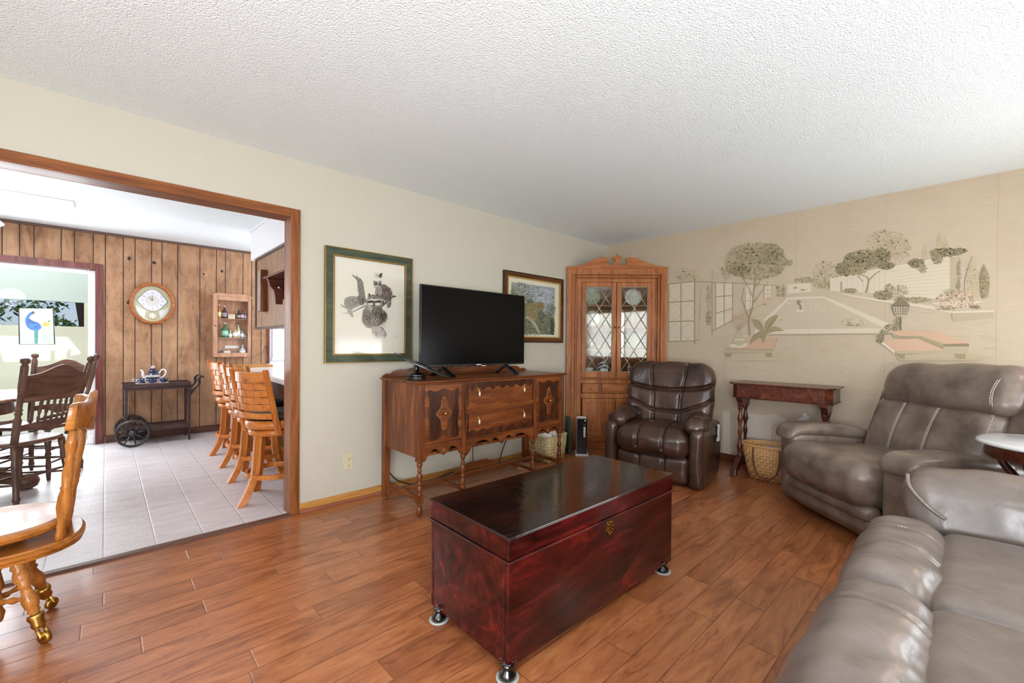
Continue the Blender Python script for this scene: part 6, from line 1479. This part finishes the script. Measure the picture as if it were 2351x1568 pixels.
# ------------------------------------------------------------ pressed back dining chairs and table
M_dko = wood('dark_oak', hx(62, 40, 30), hx(96, 66, 50), hx(124, 90, 70), 'x', .35, .3)
M_dkoz = wood('dark_oak_turned', hx(58, 38, 30), hx(90, 62, 48), hx(116, 84, 66), 'z', .35, .3)
def dining_chair(label, loc, rz, arms=True):
    """local +y is the back of the chair"""
    t = thing('dining_chair', label, 'chair', loc, rz, 'oak pressed back chairs at the kitchen table')
    part('seat', moulded(MB(), dshape(.225, .215, 1.0, 40, 2.8), [(.93, .425), (1, .432), (1, .448), (.96, .456), (.8, .452)]), M_dko, t)
    for sx in (-1, 1):
        part('front_leg', MB().turned((sx*.20, -.19, 0), (sx*.165, -.15, .43), [(0, .012), (.1, .016), (.3, .018), (.45, .014), (.5, .022), (.55, .016), (.8, .024), (1, .018)], 14), M_dkoz, t)
        part('rear_leg', MB().turned((sx*.19, .20, 0), (sx*.165, .16, .43), [(0, .012), (.1, .018), (.14, .022), (.18, .017), (.5, .018), (.7, .022), (.8, .017), (.9, .022), (1, .02)], 14), M_dkoz, t)
        part('back_post', MB().turned((sx*.19, .185, .45), (sx*.245, .32, 1.06), [(0, .02), (.28, .022), (.32, .014), (.36, .022), (.38, .016), (.4, .022), (.42, .016), (.6, .018), (.66, .022), (.9, .021), (.93, .014), (.95, .026), (.985, .026), (1, .012)], 14), M_dkoz, t)
        for z in (.14, .25): part('side_stretcher', MB().turned((sx*.192, -.175, z), (sx*.186, .19, z+.02), [(0, .007), (.5, .011), (1, .007)], 8), M_dkoz, t)
        if arms: part('arm', MB().tube(catmull([(sx*.21, .215, .62), (sx*.25, .10, .60), (sx*.25, -.05, .56), (sx*.235, -.10, .52), (sx*.215, -.08, .46)], 5), .013, 8, flat=.8), M_dko, t)
    for z in (.12, .20, .29): part('front_stretcher', MB().turned((-.19, -.18, z), (.19, -.18, z), [(0, .007), (.5, .012), (1, .007)], 8), M_dkoz, t)
    part('rear_stretcher', MB().turned((-.18, .19, .2), (.18, .19, .2), [(0, .007), (.5, .012), (1, .007)], 8), M_dkoz, t)
    sl = lambda z: .185+.135*(z-.45)/.61
    def board(nm, top, bot, x0, x1, lab=None, th=.018, curve=.03):
        n = 24; vs = []; fs = []
        for i in range(n+1):
            u = -1+2*i/n; x = x0+(x1-x0)*i/n
            zt1, zb1 = top(u), bot(u); yo = curve*(1-u*u)
            for z, dy in ((zb1, -th/2), (zb1, th/2), (zt1, th/2), (zt1, -th/2)): vs.append((x, sl(z)+yo+dy, z))
        for i in range(n):
            for k in range(4): fs.append((i*4+k, (i+1)*4+k, (i+1)*4+(k+1) % 4, i*4+(k+1) % 4))
        fs += [(0, 1, 2, 3), (n*4, n*4+3, n*4+2, n*4+1)]
        return part(nm, MB().add(vs, fs, False), M_dko, t, .003, lab)
    board('crest_board', lambda u: .985+.022*cos(u*pi*1.5)-.05*abs(u)**3, lambda u: .745-.0*u, -.225, .225)
    board('lower_rail', lambda u: .60-.02*abs(u)**2, lambda u: .52+.03*abs(u)-.012*cos(u*pi*2), -.195, .195)
    for i in range(7):
        x = -.135+.045*i; part('spindle', MB().turned((x*.96, sl(.59)+.026*(1-(x/.2)**2), .59), (x*1.04, sl(.75)+.026*(1-(x/.2)**2), .75), [(0, .006), (.2, .010), (.3, .006), (.5, .011), (.7, .006), (.85, .010), (1, .006)], 10), M_dkoz, t)
    return t
dining_chair('dark oak pressed back dining chair with arms, its back towards the doorway', (-.484, 4.856, 0), radians(-130.8))
dining_chair('oak pressed back dining chair facing the camera beyond the near dark chair', (-.43, 5.60, 0), radians(-30), False)
tb_ = thing('dining_table', 'dark oak pedestal dining table with shiny top in the kitchen', 'table', (-1.12, 5.38, 0))
part('table_top', moulded(MB(), dshape(.66, .56, 1.0, 56, 5), [(.97, .712), (1, .720), (1, .735), (.985, .742)]), wood('shiny_oak_top', hx(90, 62, 50), hx(128, 96, 78), hx(150, 118, 98), 'x', .12, .8), tb_)
part('apron', moulded(MB(), dshape(.60, .50, 1.0, 56, 5), [(1, .62), (1, .712)]), M_dko, tb_)
part('pedestal', MB().lathe([(.16, .10), (.10, .16), (.07, .22), (.10, .34), (.12, .42), (.08, .5), (.09, .56), (.16, .62)], 28), M_dkoz, tb_)
for a in (-20, 70, 160, 250):
    a = radians(a); d = Vector((cos(a), sin(a), 0))
    lg = part('foot', MB().tube([tuple(d*r+Vector((0, 0, z))) for r, z in catmull([(.08, .17), (.3, .14), (.5, .115), (.66, .085)], 5)], [.06]*6+[.05]*10, 10, flat=.6), M_dko, tb_)
    part('ball_foot', MB().lathe([(.03, 0), (.065, .02), (.078, .06), (.065, .10), (.03, .12)], 22, tuple(d*.70)), M_dko, lg)

# pendant lamp and ceiling fixture
M_glow = plain('glowing_white_glass', hx(246, 248, 255), .3, emit=2.2, var=0)
pl2 = thing('pendant_lamp', 'glowing white glass pendant lamp hanging over the dining table', 'lamp', (-.86, 5.15, 2.0))
part('glass_shade', MB().lathe([(.06, .17), (.12, .16), (.20, .13), (.27, .10), (.285, .085), (.22, .04), (.12, .01), (.03, 0)], 40), M_glow, pl2)
part('stem', MB().tube([(0, 0, .17), (0, 0, CZ-2.0-.02)], .012, 8), M_brass, pl2); part('canopy', MB().lathe([(.06, CZ-2.0-.03), (.06, CZ-2.0-.001)], 20), M_brass, pl2)
fx = thing('ceiling_light', 'long fluorescent ceiling light with ribbed cream diffuser in the kitchen', 'light', (-.83, 5.68, CZ))
part('housing', MB().box(-.62, -.14, -.03, .62, .14, 0), M_white, fx, .01)
m = MB(); n = 10
pr = [(.115*cos(pi*i/n), -.03-.035*sin(pi*i/n)) for i in range(n+1)]
vs = [(x, y, z) for x in (-.52, .52) for y, z in pr]; m.add(vs, [(i, i+1, n+2+i, n+1+i) for i in range(n)]+[tuple(range(n+1)), tuple(range(n+1, 2*n+2))[::-1]], True)
df = part('diffuser', m, plain('cream_diffuser', hx(240, 238, 214), .4, emit=1.2, var=.02), fx)
rb = MB()
for i in range(26): x = .50-i*.018; rb.tube([(x, y, z-.0015) for y, z in pr], .002, 4)
part('ribs', rb, plain('diffuser_ribs', hx(222, 218, 190), .5), df)

# ------------------------------------------------------------ sunroom beyond the doorway
gl = struct('window_4', MB().box(DX-.06, KY+.02, 0, DX-.0, KY+.07, 1.99).box(-2.6, KY+.02, 1.95, DX-.06, KY+.07, 1.995).box(-2.6, KY+.02, 0, DX-.06, KY+.07, .05), M_white, .005)
part('pane', MB().box(-2.6, KY+.04, .05, DX-.06, KY+.045, 1.95), glassy('patio_door_glass', refl=-.035), gl)
tag(part('door_stop', MB().box(-.018, -.03, 0, .018, 0, .085), M_white, None, .006), 'small white door stop at the foot of the reddish doorway casing', 'door stop', loc=(DX-.03, KY-.035, .02))
pk_ = thing('stained_glass_panel', 'square stained glass panel with a blue bird hanging in the sunroom doorway', 'stained glass', (-.54, KY+.0, 1.33))
q = Paint(1, KY+.012, 906/260, 0, 370, .0002)
BLU = [hx(20, 104, 190), hx(16, 80, 160), hx(60, 150, 214)]
q.mb.c = hx(222, 232, 214)
q.poly([(150, 1175), (425, 1180), (438, 1465), (155, 1465)], hx(196, 204, 184))
q.poly([(270, 1203), (262, 1225), (240, 1240), (236, 1262), (262, 1280), (300, 1290), (325, 1310), (330, 1335), (310, 1350), (262, 1352), (225, 1335), (205, 1300), (202, 1262), (222, 1228), (245, 1208)], BLU[0], 3)
q.poly([(225, 1260), (262, 1276), (310, 1300), (300, 1330), (250, 1330), (222, 1305)], BLU[1], 3); q.line([(228, 1300), (262, 1312), (300, 1306)], 6, BLU[2], 3); q.line([(240, 1322), (270, 1326)], 6, BLU[2])
q.poly([(262, 1200), (276, 1206), (272, 1222), (256, 1218)], hx(24, 40, 60), 2)
q.poly([(272, 1350), (306, 1350), (302, 1460), (278, 1462)], hx(40, 140, 130)); q.leaves(290, 1410, 14, 50, 40, 6, [hx(24, 120, 90), hx(60, 150, 170)])
q.leaves(370, 1305, 42, 20, 80, 9, [hx(228, 190, 60), hx(214, 160, 40), hx(236, 210, 100)]); q.leaves(390, 1280, 16, 8, 14, 6, [hx(60, 120, 60)])
q.leaves(375, 1400, 45, 50, 60, 8, [hx(170, 214, 214), hx(120, 196, 200), hx(200, 226, 214)]); q.leaves(220, 1440, 50, 22, 30, 7, [hx(160, 210, 200)])
o = part('glass', q.mb, colattr('stained_glass_colours', .3), pk_); o.matrix_parent_inverse = Matrix.Translation((.54, -KY, -1.33))
c_ = [at(x/3.4846, 370+y/3.4846, 1, KY+.012) for x, y in ((150, 1175), (425, 1180), (438, 1465), (155, 1465))]
m = MB().tube([c_[3], c_[0], c_[1], c_[2]], .005, 6).tube([c_[2], c_[3]], .002, 5)
o = part('lead_frame', m, M_wheel, pk_); o.matrix_parent_inverse = Matrix.Translation((.54, -KY, -1.33))
q = Paint(1, 9.0, 1, 0, 0, 0)
# white slatted bench and pale round table out in the sunroom
bn = thing('white_bench', 'white slatted bench in the sunroom beyond the doorway', 'bench', (-1.62, 8.6, 0))
for i in range(9): part('slat', MB().box(-.45+i*.11, 0, .42, -.40+i*.11, .02, .86), M_white, bn, .004)
part('top_rail', MB().box(-.5, -.01, .86, .55, .03, .92), M_white, bn, .005); part('seat', MB().box(-.5, -.42, .38, .55, .02, .42), M_white, bn, .005)
for x in (-.47, .48):
    for y in (-.38, -.03): part('leg', MB().box(x, y, 0, x+.04, y+.04, .38), M_white, bn, .003)
# trees outside the sunroom
lv = MB(); R_ = random.Random(4)
cols = [hx(70, 110, 60), hx(110, 150, 80), hx(50, 84, 60), hx(170, 190, 110), hx(200, 206, 140), hx(60, 100, 90)]
for i in range(5200):
    x = R_.uniform(-3.4, .3); z = R_.uniform(1.3, 2.1); y = R_.uniform(10.6, 12.2)
    if noise.noise(Vector((x*2.2, y, z*2.6))) < (-.12 if x < -1.2 else .10): continue
    s = R_.uniform(.02, .06); t1, t2 = R_.uniform(0, pi), R_.uniform(0, pi); a = Vector((cos(t1), sin(t1)*cos(t2), sin(t2)))*s; b = Vector((-sin(t1), cos(t1)*cos(t2), cos(t2)*.8))*s*.6
    p = Vector((x, y, z)); lv.c = R_.choice(cols); lv.add([p+a, p+b, p-a, p-b], [(0, 1, 2, 3)])
lv.c = hx(80, 60, 44)
for x in (-2.6, -1.5, -.4): lv.tube([(x, 11.4, 0), (x+.1, 11.4, 1.5), (x-.05, 11.4, 2.8)], .07, 8)
tr_ = part('garden_trees', lv, colattr('leaf_colours', .7)); tag(tr_, 'sunlit green tree foliage outside the sunroom window strip', 'tree'); tr_['kind'] = 'stuff'
struct('ground', B(-12, 10.25, -.3, 10, 30, -.02), plain('lawn', hx(120, 140, 80), .9))
